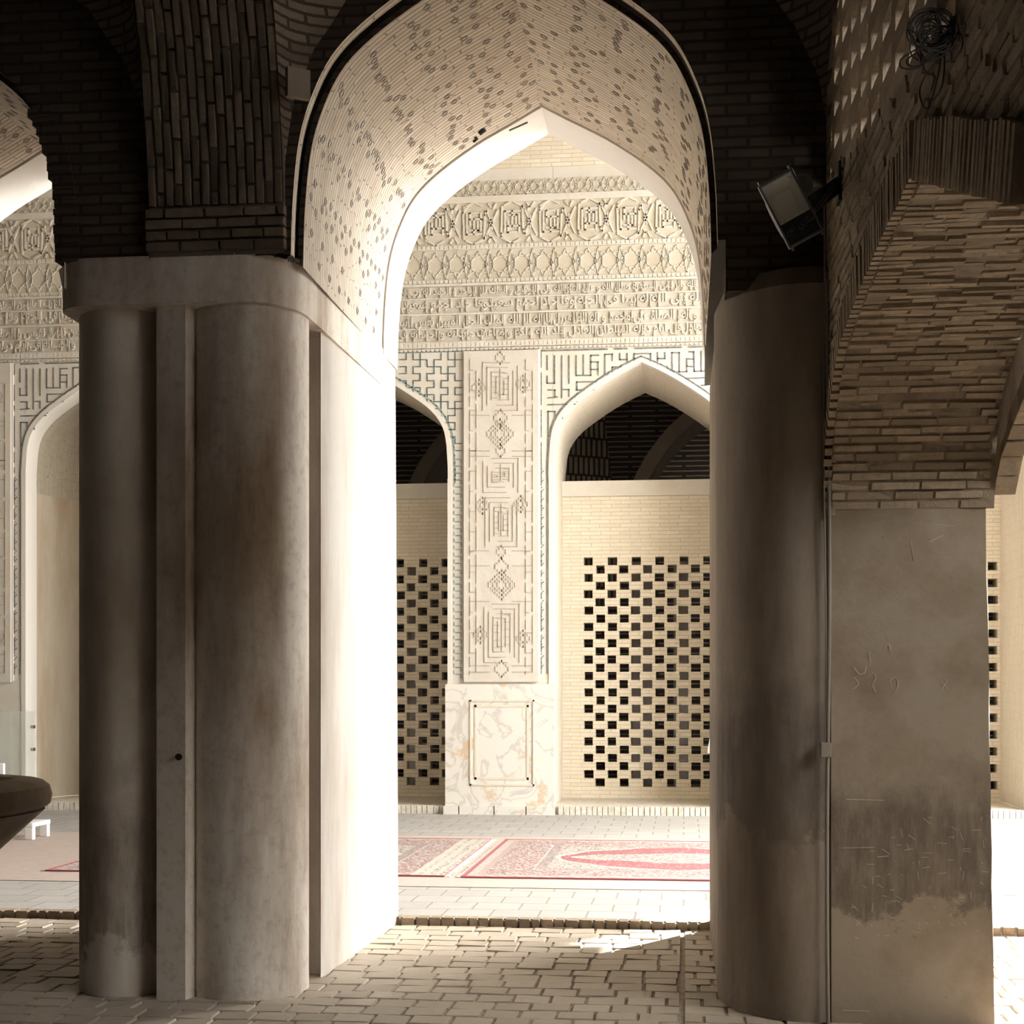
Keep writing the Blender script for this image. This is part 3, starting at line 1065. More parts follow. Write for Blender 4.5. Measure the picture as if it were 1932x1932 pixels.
# ------------------------------------------------------------------ bands of ornament on the far wall
def px2z(y):
    return 1.65 + (1300 - y) * .00675
XA, XZ = -9.9, 5.0
# plain mouldings between bands
b = MB()
for y0, y1, d in ((365, 377, .03), (457, 465, .03), (522, 530, .03), (531, 534.5, .06), (640, 651, .03), (586, 588.6, .035)):
    b.box(XA - 3, 5.55, YW - d, YW, px2z(y1), px2z(y0))
for y in (557.5, 615):
    b.box(XA - 3, 5.55, YW - .028, YW, px2z(y) - .006, px2z(y) + .006)
b.build('string_course', M['cream'], wall_far)
b = MB()
for y0, y1 in ((457, 465), (522, 530), (642, 650), (653, 658)):
    x = XA
    while x < XZ:
        b.box(x, x + .038, YW - .04, YW - .005, px2z(y1) + .006, px2z(y0) - .006)
        x += .058
b.build('dentil_bricks', M['cream'], wall_far)
# ground panels (a darker buff) behind the relief bands
b = MB()
for y0, y1 in ((335, 365), (377, 457), (466, 522)):
    b.box(XA - 3, 5.55, YW - .006, YW, px2z(y1), px2z(y0))
b.build('band_ground', M['stucco_dark'], wall_far)
# large hexagon and key-pattern frieze
b = MB()
zc, hh = px2z(416), .25
pit = .493
k = 0
x = at(1112, 416, YW)[0] - 18 * pit
while x < XZ:
    fl = -1 if k % 2 else 1
    Q = lambda a, c: (x + a, zc + c * fl)
    for pts in ([(-.10, .22), (.0, .27), (.13, .20), (.15, .16)], [(-.13, .20), (-.14, -.14), (-.10, -.2)], [(.10, -.22), (.0, -.27), (-.13, -.2)],
                [(.13, .2), (.14, -.1), (.17, -.16)], [(-.09, .14), (.1, .14)], [(-.09, .14), (-.09, -.12)], [(-.05, .09), (.05, .09), (.05, -.02)],
                [(0, .14), (0, -.05)], [(-.05, -.05), (.09, -.05)], [(-.05, .02), (-.05, -.13), (.06, -.13)], [(.09, .10), (.09, -.13)],
                [(.16, .16), (.31, -.16)], [(.31, .16), (.16, -.16)], [(.2, .0), (.235, .07)], [(.2, 0), (.235, -.07)],
                [(.19, .24), (.22, .19), (.20, .15)], [(.28, .24), (.25, .19)], [(.19, -.24), (.22, -.2)], [(.28, -.24), (.25, -.18)]):
        b.strip([Q(p, q) for p, q in pts], .021, YW - .006, .020)
    x += pit
    k += 1
b.build('hexagon_frieze', M['cream'], wall_far)
# fine star-net bands
b = MB()
for z0, z1, pit, w in ((px2z(520), px2z(468), .28, .011), (px2z(363), px2z(337), .20, .009)):
    x = XA
    h = z1 - z0
    while x < XZ:
        zc = (z0 + z1) / 2
        R = h * .30
        oc = [(x + R * math.cos(PI / 8 + i * PI / 4), zc + R * math.sin(PI / 8 + i * PI / 4)) for i in range(8)]
        b.strip(oc, w, YW - .006, .012, closed=True)
        for i in range(8):
            a = PI / 8 + i * PI / 4
            ex = x + R * 1.55 * math.cos(a + PI / 8)
            ez = zc + R * 1.55 * math.sin(a + PI / 8)
            ez = max(z0, min(z1, ez))
            b.strip([oc[i], (ex, ez)], w, YW - .006, .012)
            b.strip([oc[(i + 1) % 8], (ex, ez)], w, YW - .006, .012)
        b.strip([(x + pit / 2, z0), (x + pit / 2 - .05, zc), (x + pit / 2, z1)], w, YW - .006, .012)
        b.strip([(x + pit / 2, z0), (x + pit / 2 + .05, zc), (x + pit / 2, z1)], w, YW - .006, .012)
        x += pit
b.build('star_net_band', M['cream'], wall_far)

# carved inscription: joined Arabic letterforms
FORMS = {}
for cp in range(0xFE70, 0xFEFD):
    dcm = unicodedata.decomposition(chr(cp)).split()
    if len(dcm) == 2:
        FORMS.setdefault(chr(int(dcm[1], 16)), {})[dcm[0]] = chr(cp)
NOJOIN = set('اأإآدذرزوؤةىء')
def shape(t):
    out = []
    for w in t.split(' '):
        g = ''
        for i, ch in enumerate(w):
            fm = FORMS.get(ch)
            if not fm:
                g += ch
                continue
            prev = i > 0 and w[i - 1] not in NOJOIN
            nxt = i < len(w) - 1 and ch not in NOJOIN
            key = '<medial>' if prev and nxt else '<final>' if prev else '<initial>' if nxt else '<isolated>'
            g += fm.get(key) or fm.get('<final>' if prev else '<isolated>') or ch
        out.append(g[::-1])
    return ' '.join(reversed(out))
ROWS = ['الرحمن المطهرة صلى الله و على آله و الله ولي التوفيق و الملك لله الواحد و الحمد لله رب العالمين المطهرة الرحمن صلى الله و',
        'وفا حاد اجمع سعيد و لله الاسم و قال النبي صلى الله عليه و سلم من بنى مسجدا لله بنى الله له بيتا فى الجنة وفا حاد اجمع سعيد',
        'و الصلاة على محمد و آله الطاهرين لا اله الا الله الملك الحق المبين نفس نفيس و الصلاة على محمد و آله',
        'فى ايام دولة السلطان العادل خلد الله ملكه و ضاعف معدلته و احسانه فى ايام دولة السلطان العادل']
def text_mesh(body, ext, size, fat=0.0):
    cu = D.curves.new('lettering', 'FONT')
    cu.body, cu.size, cu.extrude, cu.resolution_u = body, size, ext, 1
    cu.offset = fat
    tmp = D.objects.new('lettering', cu)
    C.objects.link(tmp)
    bpy.context.view_layer.update()
    me = D.meshes.new_from_object(tmp.evaluated_get(bpy.context.evaluated_depsgraph_get()))
    D.objects.remove(tmp)
    return me
ZR = [(px2z(556.5), px2z(535.5)), (px2z(585), px2z(559)), (px2z(613.5), px2z(589.5)), (px2z(639), px2z(616.5))]
ins = MB()
for (z0, z1), body in zip(ZR, ROWS):
    me = text_mesh(shape(body), .014, 1.0, .012)
    xs = [v.co.x for v in me.vertices]
    ys = [v.co.y for v in me.vertices]
    sx, sz = (4.9 - XA) / (max(xs) - min(xs)), (z1 - z0) / (max(ys) - min(ys)) * 1.18
    # one long line of text repeated along the wall until the letters are as narrow as in the photograph
    rep = max(1, round((4.9 - XA) / ((max(xs) - min(xs)) * sz * .72)))
    sx /= rep
    mx, my = min(xs), min(ys)
    for q in range(rep):
        off = XA + q * (4.9 - XA) / rep
        bse = len(ins.v)
        ins.v += [(off + (v.co.x - mx) * sx, YW - .012 - v.co.z, z0 - .008 + (v.co.y - my) * sz) for v in me.vertices]
        for p in me.polygons:
            ins.f.append(tuple(bse + i for i in p.vertices))
            ins.uv.append(None)
            ins.m.append(0)
ins.build('inscription_lettering', M['cream'], wall_far)
b = MB()
b.box(XA - 3, 5.55, YW - .006, YW, px2z(640), px2z(535))
x = XA
while x < XZ:
    for z0, z1 in ZR:
        for q in range(2):
            xx = x + random.uniform(0, .3)
            b.strip([(xx, z0 + .02), (xx, z1 - .015)], .012, YW - .006, .022)
    x += .33
b.build('inscription_ground', plaster('shaded inscription stucco', (.47, .435, .37), (.8, .72, .6), .4, streak=False), wall_far)  # shade behind the letters put into the darker ground colour

# ------------------------------------------------------------------ square-kufic brickwork
def seg(mb, ox, oy, s, lines, w, d, y=YW, dx=0.0, dy=0.0):
    for ln in lines:
        pts = []
        for p in ln:
            q = at(ox + p[0] / s, oy + p[1] / s, YW)
            pts.append((q[0] + dx, q[2] + dy))
        mb.strip(pts, w, y, d)
KUF = [[(72, 180), (72, 325)], [(72, 395), (72, 472), (150, 472), (150, 180)], [(228, 180), (228, 625)], [(305, 180), (305, 472)],
       [(382, 180), (382, 388), (540, 388), (540, 175), (622, 172)], [(460, 170), (460, 375)], [(540, 245), (617, 245), (617, 380)], [(540, 325), (617, 325)],
       [(690, 380), (690, 165), (770, 160), (770, 228)], [(690, 378), (772, 378), (772, 300), (890, 298)], [(830, 305), (830, 340)],
       [(850, 155), (850, 220), (928, 220), (928, 155)], [(928, 220), (928, 275)], [(1003, 155), (1003, 240)], [(1010, 160), (1090, 155)], [(1110, 155), (1180, 155), (1180, 245)],
       [(1255, 145), (1255, 275)], [(1255, 208), (1333, 208), (1333, 145)], [(1412, 350), (1412, 280)], [(1355, 290), (1355, 335), (1412, 335)],
       [(1410, 265), (1410, 145), (1488, 145), (1488, 350)], [(1420, 352), (1568, 348), (1568, 225)], [(1568, 210), (1640, 215)], [(1590, 135), (1643, 135), (1648, 345), (1780, 342)], [(1570, 290), (1640, 295)],
       [(1722, 130), (1722, 342)], [(1565, 422), (1780, 412)], [(1725, 497), (1780, 492)],
       [(382, 545), (465, 545)], [(540, 545), (570, 540)], [(390, 545), (390, 460), (625, 455)],
       [(80, 545), (155, 545), (155, 620)], [(80, 630), (180, 620)], [(240, 540), (305, 540), (305, 612)], [(350, 620), (390, 622), (390, 670)],
       [(80, 703), (370, 697)], [(82, 1105), (82, 775), (155, 775), (155, 860)], [(235, 770), (235, 850)], [(160, 920), (160, 985)]]
def kufic(dx):
    b = MB()
    seg(b, 1020, 640, 5.682, KUF, .017, .006, dx=dx)
    n = niche_prof(NC[2])
    o = outset(n, .075)
    o = [(x + dx, z) for x, z in o if z > 1.8]
    o = [(o[0][0], 1.85)] + o + [(o[-1][0], 1.85)]
    b.strip(o, .014, YW, .008)
    xl, xr, zt = at(1021, 660, YW)[0] + dx, .74 + dx, at(1021, 662, YW)[2]
    segs = 60
    for k in range(segs):
        z0 = 1.85 + (zt - 1.85) * k / segs
        if random.random() < .8:
            b.strip([(xl, z0), (xl, z0 + (zt - 1.85) / segs * .9)], .016, YW, .008)
            b.strip([(xr, z0), (xr, z0 + (zt - 1.85) / segs * .9)], .016, YW, .008)
    for k in range(30):
        x0 = xl + (xr - xl) * k / 30
        if random.random() < .8:
            b.strip([(x0 + .005, zt), (x0 + .075, zt)], .018, YW, .008)
    # little four-dot flowers down both borders
    for sx in (1, -1):
        xc = NC[2] + dx - sx * (1.12 + .075 + .075)
        z = 1.95
        while z < 4.45:
            for p, q in ((-.022, 0), (.022, 0), (0, .028), (0, -.028)):
                b.strip([(xc + p - .007, z + q - .006), (xc + p + .007, z + q + .006)], .012, YW, .006)
            z += .118
    return b
kufic(0).build('kufic_inlay', M['inlay'], wall_far)
kufic(NC[0] - NC[2]).build('kufic_inlay', M['inlay'], wall_far)
kufic(NC[3] - NC[2]).build('kufic_inlay', M['inlay'], wall_far)
b = MB()
for dx in (0, NC[0] - NC[2], 3.6):
    for xx in (at(1018, 660, YW)[0] + dx, .76 + dx):
        b.box(xx - .012, xx + .012, YW - .022, YW, 1.76, 5.985)
b.build('panel_border', M['rim'], wall_far)
# archivolt edges (thin white plaster roll around each niche)
for i, c in enumerate(NC):
    b = MB()
    n = [(x, z) for x, z in niche_prof(c)]
    o = outset(n, .055)
    ring_face(b, YW - .012, n, o)
    soffit(b, o, YW - .012, YW)
    b.build('archivolt', M['rim'], wall_far)
# teal lattice around the second niche
LX = [82, 162, 241, 320, 402, 482, 558, 638, 720, 797]
LY = [155, 236, 315, 393, 475, 555, 638, 715, 790, 870, 950, 1030, 1110, 1190, 1270]
V = [(0, 0, 1), (1, 0, 1), (2, 0, 2), (1, 2, 3), (2, 3, 4), (1, 4, 6), (2, 5, 6), (3, 5, 7), (4, 4, 5), (3, 3, 4), (4, 1, 3), (5, 0, 1), (3, 1, 2), (5, 2, 3),
     (6, 2, 4), (7, 0, 2), (6, 0, 1), (7, 3, 4), (5, 4, 5), (6, 5, 6), (5, 6, 8), (4, 6, 7), (6, 7, 8), (7, 7, 9), (6, 9, 10), (4, 8, 8.6), (5, 9, 9.6), (7, 10, 11), (7, 5, 6), (7, 12, 13), (0, 2, 3), (0, 4, 5)]
H = [(1, -1, 0), (1, 1, 3), (2, 1, 2), (3, 1, 2), (4, 1, 2), (5, 0, 2), (6, 2, 4), (7, 2.4, 3), (5, 3, 4), (4, 3, 4), (3, 3, 4), (1, 4, 5), (2, 3, 5), (3, 5, 7), (2, 6, 7), (1, 6, 8),
     (4, 7, 8), (4, 5, 6), (5, 5, 6), (6, 5, 6), (7, 4, 6), (8, 6, 8), (7, 7, 8), (9, 6, 7), (8, 4, 5), (9, 4.5, 5), (10, 5.3, 7), (11, 6, 7), (5, 7, 8), (6, 7, 8), (12, 6.3, 7), (13, 7, 8), (14, 7, 8), (2, -1, 0), (3, -1, 0), (4, -1, 0)]
def lx(i): return 162 + 79.4 * i
def ly(j): return 155 + 79.6 * j
b = MB()
lines = [[(lx(i), ly(a)), (lx(i), ly(c))] for i, a, c in V] + [[(lx(a), ly(j)), (lx(c), ly(j))] for j, a, c in H]
def chop(lines, step):
    out = []
    for (p0, p1) in lines:
        L = math.hypot(p1[0] - p0[0], p1[1] - p0[1])
        n = max(1, round(L / step))
        for k in range(n):
            a, c = k / n, (k + .88) / n
            out.append([(p0[0] + (p1[0] - p0[0]) * a, p0[1] + (p1[1] - p0[1]) * a), (p0[0] + (p1[0] - p0[0]) * c, p0[1] + (p1[1] - p0[1]) * c)])
    return out
lines = chop(lines, 20)
for y in range(1330, 3830, 79):
    lines += [[(705, y), (705, y + 30)], [(725, y + 38), (775, y + 38)], [(785, y + 45), (785, y + 78)]]
seg(b, 740, 640, 6.0375, lines, .013, .007)
n = niche_prof(NC[1])
o = [(x, z) for x, z in outset(n, .095) if z > 1.9]
b.strip(o, .018, YW, .008)
x0, x1, z = at(757, 664, YW)[0] - 2, at(872, 664, YW)[0], 5.99
b.strip([(x0, z), (x1, z)], .02, YW, .008)
b.build('lattice_tile_inlay', M['teal'], wall_far)
# mirrored half out of sight behind the left pier is left plain
# relief panels between the niches
def relief(dx):
    pn, ln = MB(), MB()
    x0, x1 = at(876, 700, YW)[0], at(1016, 700, YW)[0]
    pn.box(x0 + dx, x1 + dx, YW - .05, YW, 1.74, 5.975)
    L = []
    A = lambda *p: L.append([tuple(q) for q in p])
    for (xa, xb) in ((888, 900), (993, 1006)):                       # outer borders of broken uprights
        for xx, ph in ((xa, 0), (xb, 22)):
            y = 680 + ph
            while y < 1270:
                h = 18 + (int(y * 7) % 5) * 9
                A((xx, y), (xx, min(1272, y + h)))
                y += h + 8
        for k, y in enumerate(range(700, 1270, 38)):
            A((xa, y), (xb, y)) if k % 3 else A((xa, y), (xa + 6, y))
    def diamond(cx, cy, n, st=4.1, hollow=True):
        for s1 in (1, -1):
            for s2 in (1, -1):
                for k in range(n):
                    A((cx + s1 * k * st, cy + s2 * (n - k) * st), (cx + s1 * k * st, cy + s2 * (n - k - .8) * st))
    diamond(945, 677, 3)
    diamond(945, 820, 7); diamond(945, 820, 5); diamond(945, 820, 3)
    diamond(948, 1104, 7); diamond(948, 1104, 5); diamond(948, 1104, 3)
    diamond(948, 1262, 4); diamond(948, 1070, 4); diamond(946, 790, 4); diamond(946, 852, 3); diamond(947, 1042, 3)
    for cx, cy in ((905, 733), (988, 726), (912, 955), (984, 952), (908, 1198), (988, 1205)):
        diamond(cx, cy, 4); diamond(cx, cy, 2)
    def maze(cx, y0, y1, hw, fl):
        for k in range(4):
            w = hw - k * 8.5
            a, c = y0 + k * 9, y1 - k * 10
            if fl > 0:
                A((cx - w, c), (cx - w, a), (cx + w * .55, a))
                A((cx + w, a + 6), (cx + w, c), (cx - w * .3, c))
            else:
                A((cx + w, c), (cx + w, a), (cx - w * .55, a))
                A((cx - w, a + 6), (cx - w, c), (cx + w * .3, c))
        A((cx, y0 + 12), (cx, y1 - 22))
        for k in range(5):
            yy = y0 + 20 + k * (y1 - y0 - 40) / 5
            A((cx + 4, yy), (cx + 14, yy))
            A((cx - 14, yy + 6), (cx - 5, yy + 6))
    maze(945, 686, 776, 33, 1)
    maze(946, 866, 930, 33, -1)
    maze(947, 940, 1032, 30, 1)
    maze(948, 1140, 1250, 33, -1)
    for y in (785, 852, 862, 1040, 1068, 1135, 1256, 1268):
        A((888, y), (925, y)); A((968, y), (1004, y))
    for ln_ in L:
        pts = [(at(p, q, YW)[0] + dx, at(p, q, YW)[2]) for p, q in ln_]
        ln.strip(pts, .0075, YW - .05, .008)
    return pn, ln
for dx in (0, NC[0] - NC[2], 3.6):
    pn, ln = relief(dx)
    o = pn.build('relief_panel', plaster('relief stucco', (.52, .485, .43), (.86, .8, .72), .5, streak=False), wall_far)
    r2 = ln.build('kufic_relief', M['shade_line'], wall_far)

# ------------------------------------------------------------------ marble dado at the foot of the far pier
X_ = lambda px: at(px, 1400, YW)[0]
Z_ = lambda py: at(940, py, YW)[2]
md = thing('marble_dado', 'veined marble dado with a framed panel at the foot of the far pier', 'dado', (-2.33, 19.15, .05))
b = MB()
b.box(X_(842), X_(1047), YW - .09, YW + .05, .155, Z_(1291))
b.build('slab', M['marble'], md)
b = MB()
for a0, a1, y0, y1, w, d in ((890, 1008, 1322, 1480, .022, .012), (899, 997, 1332, 1468, .03, .006)):
    b.strip([(X_(a0), Z_(y0)), (X_(a1), Z_(y0)), (X_(a1), Z_(y1)), (X_(a0), Z_(y1))], w, YW - .09, d, closed=True)
b.build('frame_moulding', plain('tan marble', (.60, .53, .43), .45, noise=.15), md)
for xa, xb in ((839, 868), (869, 934), (935, 994), (995, 1048)):
    b = MB()
    b.box(X_(xa) + .004, X_(xb) - .004, YW - .14, YW, .04, .158)
    b.build('plinth_block', M['marble'], md)

# ------------------------------------------------------------------ matting and rugs
b = MB()
b.box(-7.6, 3.4, 12.05, 16.2, .05, .056)
tag(b.build('matting', M['matting']), 'long beige matting strip under the two red rugs', 'mat')
def rug_mat():
    m, nt, bs = _mat('rug pile')
    a = _n(nt, 'ShaderNodeVertexColor', layer_name='pile')
    nt.links.new(a.outputs['Color'], bs.inputs['Base Color'])
    bs.inputs['Roughness'].default_value = 1
    bs.inputs['Specular IOR Level'].default_value = .05
    return m
RUGM = rug_mat()
RED, PINK, CREAM, GREY = (.27, .115, .12), (.34, .26, .24), (.42, .385, .335), (.20, .18, .17)
def rug(name, label, x0, x1, y0, y1, fringe_right):
    e = thing(name, label, 'rug', ((x0 + x1) / 2, (y0 + y1) / 2, .056), 'patterned red rugs')
    nx, ny = 190, 150
    L, W = x1 - x0, y1 - y0
    vs, fs, cols = [], [], []
    for j in range(ny + 1):
        for i in range(nx + 1):
            vs.append((x0 + L * i / nx, y0 + W * j / ny, .068 + .002 * math.sin(i * .3) * math.sin(j * .21)))
    rng = random.Random(3)
    for j in range(ny):
        for i in range(nx):
            u, v = (i + .5) / nx * L, (j + .5) / ny * W
            e_ = min(u, v, L - u, W - v)
            sp = rng.random()
            if fringe_right and L - u < .30:
                c = CREAM if sp < .75 or int((L - u) / .05) % 2 else GREY
            elif e_ < .045:
                c = RED
            elif e_ < .12:
                c = CREAM if int((u + v) / .06) % 2 else PINK
            elif e_ < .17:
                c = PINK
            elif e_ < .55:
                c = GREY if sp < .22 else RED if sp < .42 else CREAM if sp < .62 else PINK
            elif e_ < .57:
                c = CREAM if sp < .6 else PINK
            elif e_ < .66:
                c = GREY if sp < .5 else PINK
            else:
                a, q = abs(u - L / 2) / (L / 2 - .66), abs(v - W / 2) / (W / 2 - .62)
                d = (a ** 1.5 + q ** 1.7) + .05 * math.sin(u * 9) * math.cos(v * 7)
                ins_ = (a * 1.25) ** 1.2 + (q * 2.3) ** 1.6 + .12 * math.sin(u * 5.2)
                if d > 1.0:
                    c = GREY if sp < .28 else PINK if sp < .62 else CREAM
                elif d > .93:
                    c = CREAM
                elif ins_ > 1.0:
                    c = RED if sp < .93 else PINK
                elif ins_ > .93:
                    c = CREAM
                else:
                    c = GREY if sp < .38 else PINK if sp < .7 else CREAM
            b0 = j * (nx + 1) + i
            fs.append((b0, b0 + 1, b0 + nx + 2, b0 + nx + 1))
            cols.append(c)
    me = D.meshes.new('pile')
    me.from_pydata(vs, [], fs)
    ca = me.color_attributes.new('pile', 'FLOAT_COLOR', 'CORNER')
    for p in me.polygons:
        for li in p.loop_indices:
            ca.data[li].color = rgba(cols[p.index])
    me.materials.append(RUGM)
    o = D.objects.new('pile', me)
    C.objects.link(o)
    attach(o, e)
    b = MB()
    b.tube([(x0, y0, .0645), (x1, y0, .0645), (x1, y1, .0645), (x0, y1, .0645), (x0, y0, .0645)], .007, 6)
    b.build('bound_edge', plain('rug binding', (.34, .09, .11), 1), e)
    for xx in ((x1, 1), (x0, -1)):
        b = MB()
        y = y0
        while y < y1:
            ln = random.uniform(.03, .055)
            b.obox((xx[0] + xx[1] * ln / 2, y, .06), (ln / 2, random.uniform(-.02, .02), 0), (0, .006, 0), (0, 0, .003))
            y += .016
        b.build('fringe', plain('rug fringe', (.66, .61, .53), 1), e)
    return e
rug('rug', 'red medallion rug lying in the middle of the main archway view', -1.87, 1.72, 12.62, 15.8, False)
rug('rug', 'red rug whose fringed end lies beside the medallion rug, half hidden by the left pier', -5.55, -2.02, 12.66, 15.8, True)

# ------------------------------------------------------------------ stone basin at the left edge
sb = thing('stone_basin', 'old carved stone basin with a thick rim at the left edge of the hall', 'basin', (-5.06, 9.05, 0))
b = MB()
b.lathe([(.36, .0), (.40, .06), (.36, .14), (.33, .22), (.36, .30), (.47, .40), (.62, .545), (.78, .70), (.90, .815), (.95, .865)], (-5.06, 9.05, 0), 48, sq=.6)
shade_auto(b.build('bowl', M['stone'], sb), 40)
b = MB()
b.lathe([(.86, .84), (.93, .865), (.98, .90), (.99, .96), (.975, 1.02), (.94, 1.05), (.90, 1.062), (.80, 1.075), (.76, 1.06), (.72, .97), (.5, .85)], (-5.06, 9.05, 0), 48, sq=.6)
shade_auto(b.build('rim', M['stone'], sb), 35)

# ------------------------------------------------------------------ glass panels and white chair seen past the basin
gp = thing('glass_barrier', 'clear glass barrier standing by the far wall behind the stone basin', 'barrier', (-8.4, 18, .05))
b = MB()
b.box(-9.6, -8.335, 17.99, 18.005, .12, 1.37)
b.build('pane', M['glass'], gp)
b = MB()
b.box(-8.315, -8.03, 17.99, 18.005, .12, 1.37)
b.build('pane', M['glass'], gp)
for z in (1.18, .9, .3):
    b = MB()
    b.box(-8.07, -8.03, 17.97, 18.025, z - .02, z + .02)
    b.build('clip', M['chrome'], gp)
for x in (-9.4, -8.6, -8.17):
    b = MB()
    b.box(x - .03, x + .03, 17.97, 18.03, .05, .16)
    b.build('foot', M['chrome'], gp)
bn = thing('bench', 'low white bench whose right end shows under the stone basin rim', 'bench', (-7.5, 15.5, .056))
b = MB(); b.box(-8.2, -6.83, 15.27, 15.72, .19, .235); bevel(b.build('top', M['white_plastic'], bn), .008)
for x in (-8.15, -6.88):
    for y in (15.31, 15.68):
        b = MB(); b.box(x - .045, x + .045, y - .035, y + .035, .057, .19); bevel(b.build('leg', M['white_plastic'], bn), .006)
cq = at(8, 1440, 16.6)
cx = cq[0]
ch = thing('chair', 'white chair behind the basin, only a corner of its rounded backrest showing', 'chair', (cx - .22, 16.4, .05))
b = MB(); b.box(cx - .45, cx, 16.22, 16.62, .42, .46); bevel(b.build('seat', M['white_plastic'], ch), .012)
b = MB(); b.box(cx - .45, cx, 16.60, 16.64, .48, cq[2]); bevel(b.build('backrest', M['white_plastic'], ch), .018, 3)
for x in (cx - .42, cx - .03):
    for y in (16.25, 16.59):
        b = MB(); b.box(x - .02, x + .02, y - .02, y + .02, .052, .42); b.build('leg', M['white_plastic'], ch)

# tilted board whose corner shows beside the right pier
bd = thing('notice_board', 'tilted board whose pale corner peeps out left of the right pier', 'board', (.45, 11.5, .05))
q = at(1335, 1416, 11.5)
b = MB()
b.hexa([(q[0], 11.5, q[2] - .02), (q[0] + .5, 11.5, q[2] - .05), (q[0] + .48, 11.8, q[2] + .30), (q[0] + .06, 11.8, q[2] + .33),
        (q[0], 11.48, q[2]), (q[0] + .5, 11.48, q[2] - .03), (q[0] + .48, 11.78, q[2] + .32), (q[0] + .06, 11.78, q[2] + .35)])
b.build('panel', M['paper'], bd)
b = MB()
b.tube([(q[0] + .26, 11.65, .05), (q[0] + .26, 11.65, q[2] + .12)], .02, 10)
b.box(q[0] + .1, q[0] + .4, 11.5, 11.84, .05, .07)
b.build('stand', M['iron'], bd)

# ------------------------------------------------------------------ floodlight on the right wall
T = 6.62
_R, _F, _U = Vector((_c, _s, 0)), Vector((-_s, _c, 0)), Vector((0, 0, 1))
def scr(x, y, t):
    return Vector((0, 0, CAMZ)) + _F * t + _R * ((x - 966) / FPX * t) + _U * (-(y - HY) / FPX * t)
FC = scr(1492, 393, T)
ev = (_R * 59 - _U * 112).normalized()                 # long side, down to the right
eu = (_R * 112 + _U * 59).normalized()                 # short side
en = ev.cross(eu)
if en.dot(_F) > 0:
    en = -en
en = (en + _U * -.10 + eu * -.10).normalized()
eu = ev.cross(en).normalized() * (1 if ev.cross(en).dot(eu) > 0 else -1)
ev = en.cross(eu).normalized() * (1 if en.cross(eu).dot(ev) > 0 else -1)
fl = thing('floodlight', 'grey square floodlight tilted on a black bracket high on the right wall', 'lamp', tuple(FC))
def LP(u, v, n):
    return FC + eu * u + ev * v + en * n
b = MB()
hu, hv = .083, .152
for (ua, ub, va, vb) in ((-hu, hu, -hv, -hv + .012), (-hu, hu, hv - .012, hv), (-hu, -hu + .010, -hv, hv), (hu - .010, hu, -hv, hv)):
    b.obox(LP((ua + ub) / 2, (va + vb) / 2, -.012), eu * ((ub - ua) / 2), ev * ((vb - va) / 2), en * .018)
bevel(b.build('front_frame', M['housing'], fl), .003)
b = MB()
b.obox(LP(0, .093, -.012), eu * (hu - .01), ev * .050, en * .010)
b.build('control_cover', M['iron'], fl)
b = MB()
bk = [LP(-.05, -.09, -.10), LP(.05, -.09, -.10), LP(.05, .02, -.10), LP(-.05, .02, -.10)]
fr_ = [LP(-hu + .012, -hv + .014, -.012), LP(hu - .012, -hv + .014, -.012), LP(hu - .012, .045, -.012), LP(-hu + .012, .045, -.012)]
for i in range(4):
    j = (i + 1) % 4
    b.face([fr_[i], fr_[j], bk[j], bk[i]])
b.face(bk)
b.build('reflector', M['reflector'], fl)
b = MB()
b.obox(LP(0, -.047, .0), eu * (hu - .011), ev * .092, en * .0015)
b.build('glass', M['lampglass'], fl)
b = MB()                                               # rounded back shell
rows = []
for k in range(8):
    a = k / 7 * PI / 2
    sc_ = math.cos(a) * .35 + .65
    row = []
    for i in range(24):
        t = 2 * PI * i / 24
        q = (abs(math.cos(t)) ** 4 + abs(math.sin(t)) ** 4) ** -.25
        row.append(LP(hu * sc_ * math.cos(t) * q * .98, (hv * .92) * sc_ * math.sin(t) * q - .0, -.02 - .16 * math.sin(a)))
    rows.append(row)
b.grid(rows, close=True)
b.face(rows[-1])
shade_auto(b.build('back_shell', M['housing'], fl), 40)
b = MB()                                               # gear dome toward the wall side
rows = []
for k in range(9):
    a = k / 8 * PI / 2
    rows.append([LP(hu + .0 + .065 * math.sin(a), -.07 + .055 * math.cos(a) * math.cos(2 * PI * i / 20), -.085 + .06 * math.cos(a) * math.sin(2 * PI * i / 20)) for i in range(20)])
b.grid(rows, close=True)
b.face(rows[-1])
shade_auto(b.build('gear_dome', M['housing'], fl), 50)
for (u, v) in ((-hu + .012, -hv - .006), (hu - .012, -hv - .006), (hu - .012, hv + .006), (-hu + .012, hv + .006)):
    b = MB()
    b.obox(LP(u, v, -.002), eu * .005, ev * .009, en * .005)
    b.build('latch', M['chrome'], fl)
wallp = Vector((xf(7.15) - .012, 7.15, 4.0))
b = MB()
arm0 = LP(hu + .02, .02, -.12)
for off in (-.03, .03):
    b.tube([LP(hu + .004, -.02 + off * 2, -.05), arm0 + ev * off, wallp + Vector((0, 0, off))], .011, 8)
b.obox(wallp, (.012, 0, 0), (0, .05, 0), (0, 0, .09))
b.obox((arm0 + wallp) / 2, (wallp - arm0) / 2, ev * .035, en * .008)
b.build('bracket', M['iron'], fl)
me = text_mesh(shape('مازی نور'.replace('ی', 'ي')), .001, .042)
xs = [v.co.x for v in me.vertices]
ys = [v.co.y for v in me.vertices]
lt = MB()
cx_, cy_ = (max(xs) + min(xs)) / 2, (max(ys) + min(ys)) / 2
lt.v = [tuple(LP((v.co.x - cx_) * 1.0, .085 - (v.co.y - cy_), .0) + en * v.co.z) for v in me.vertices]
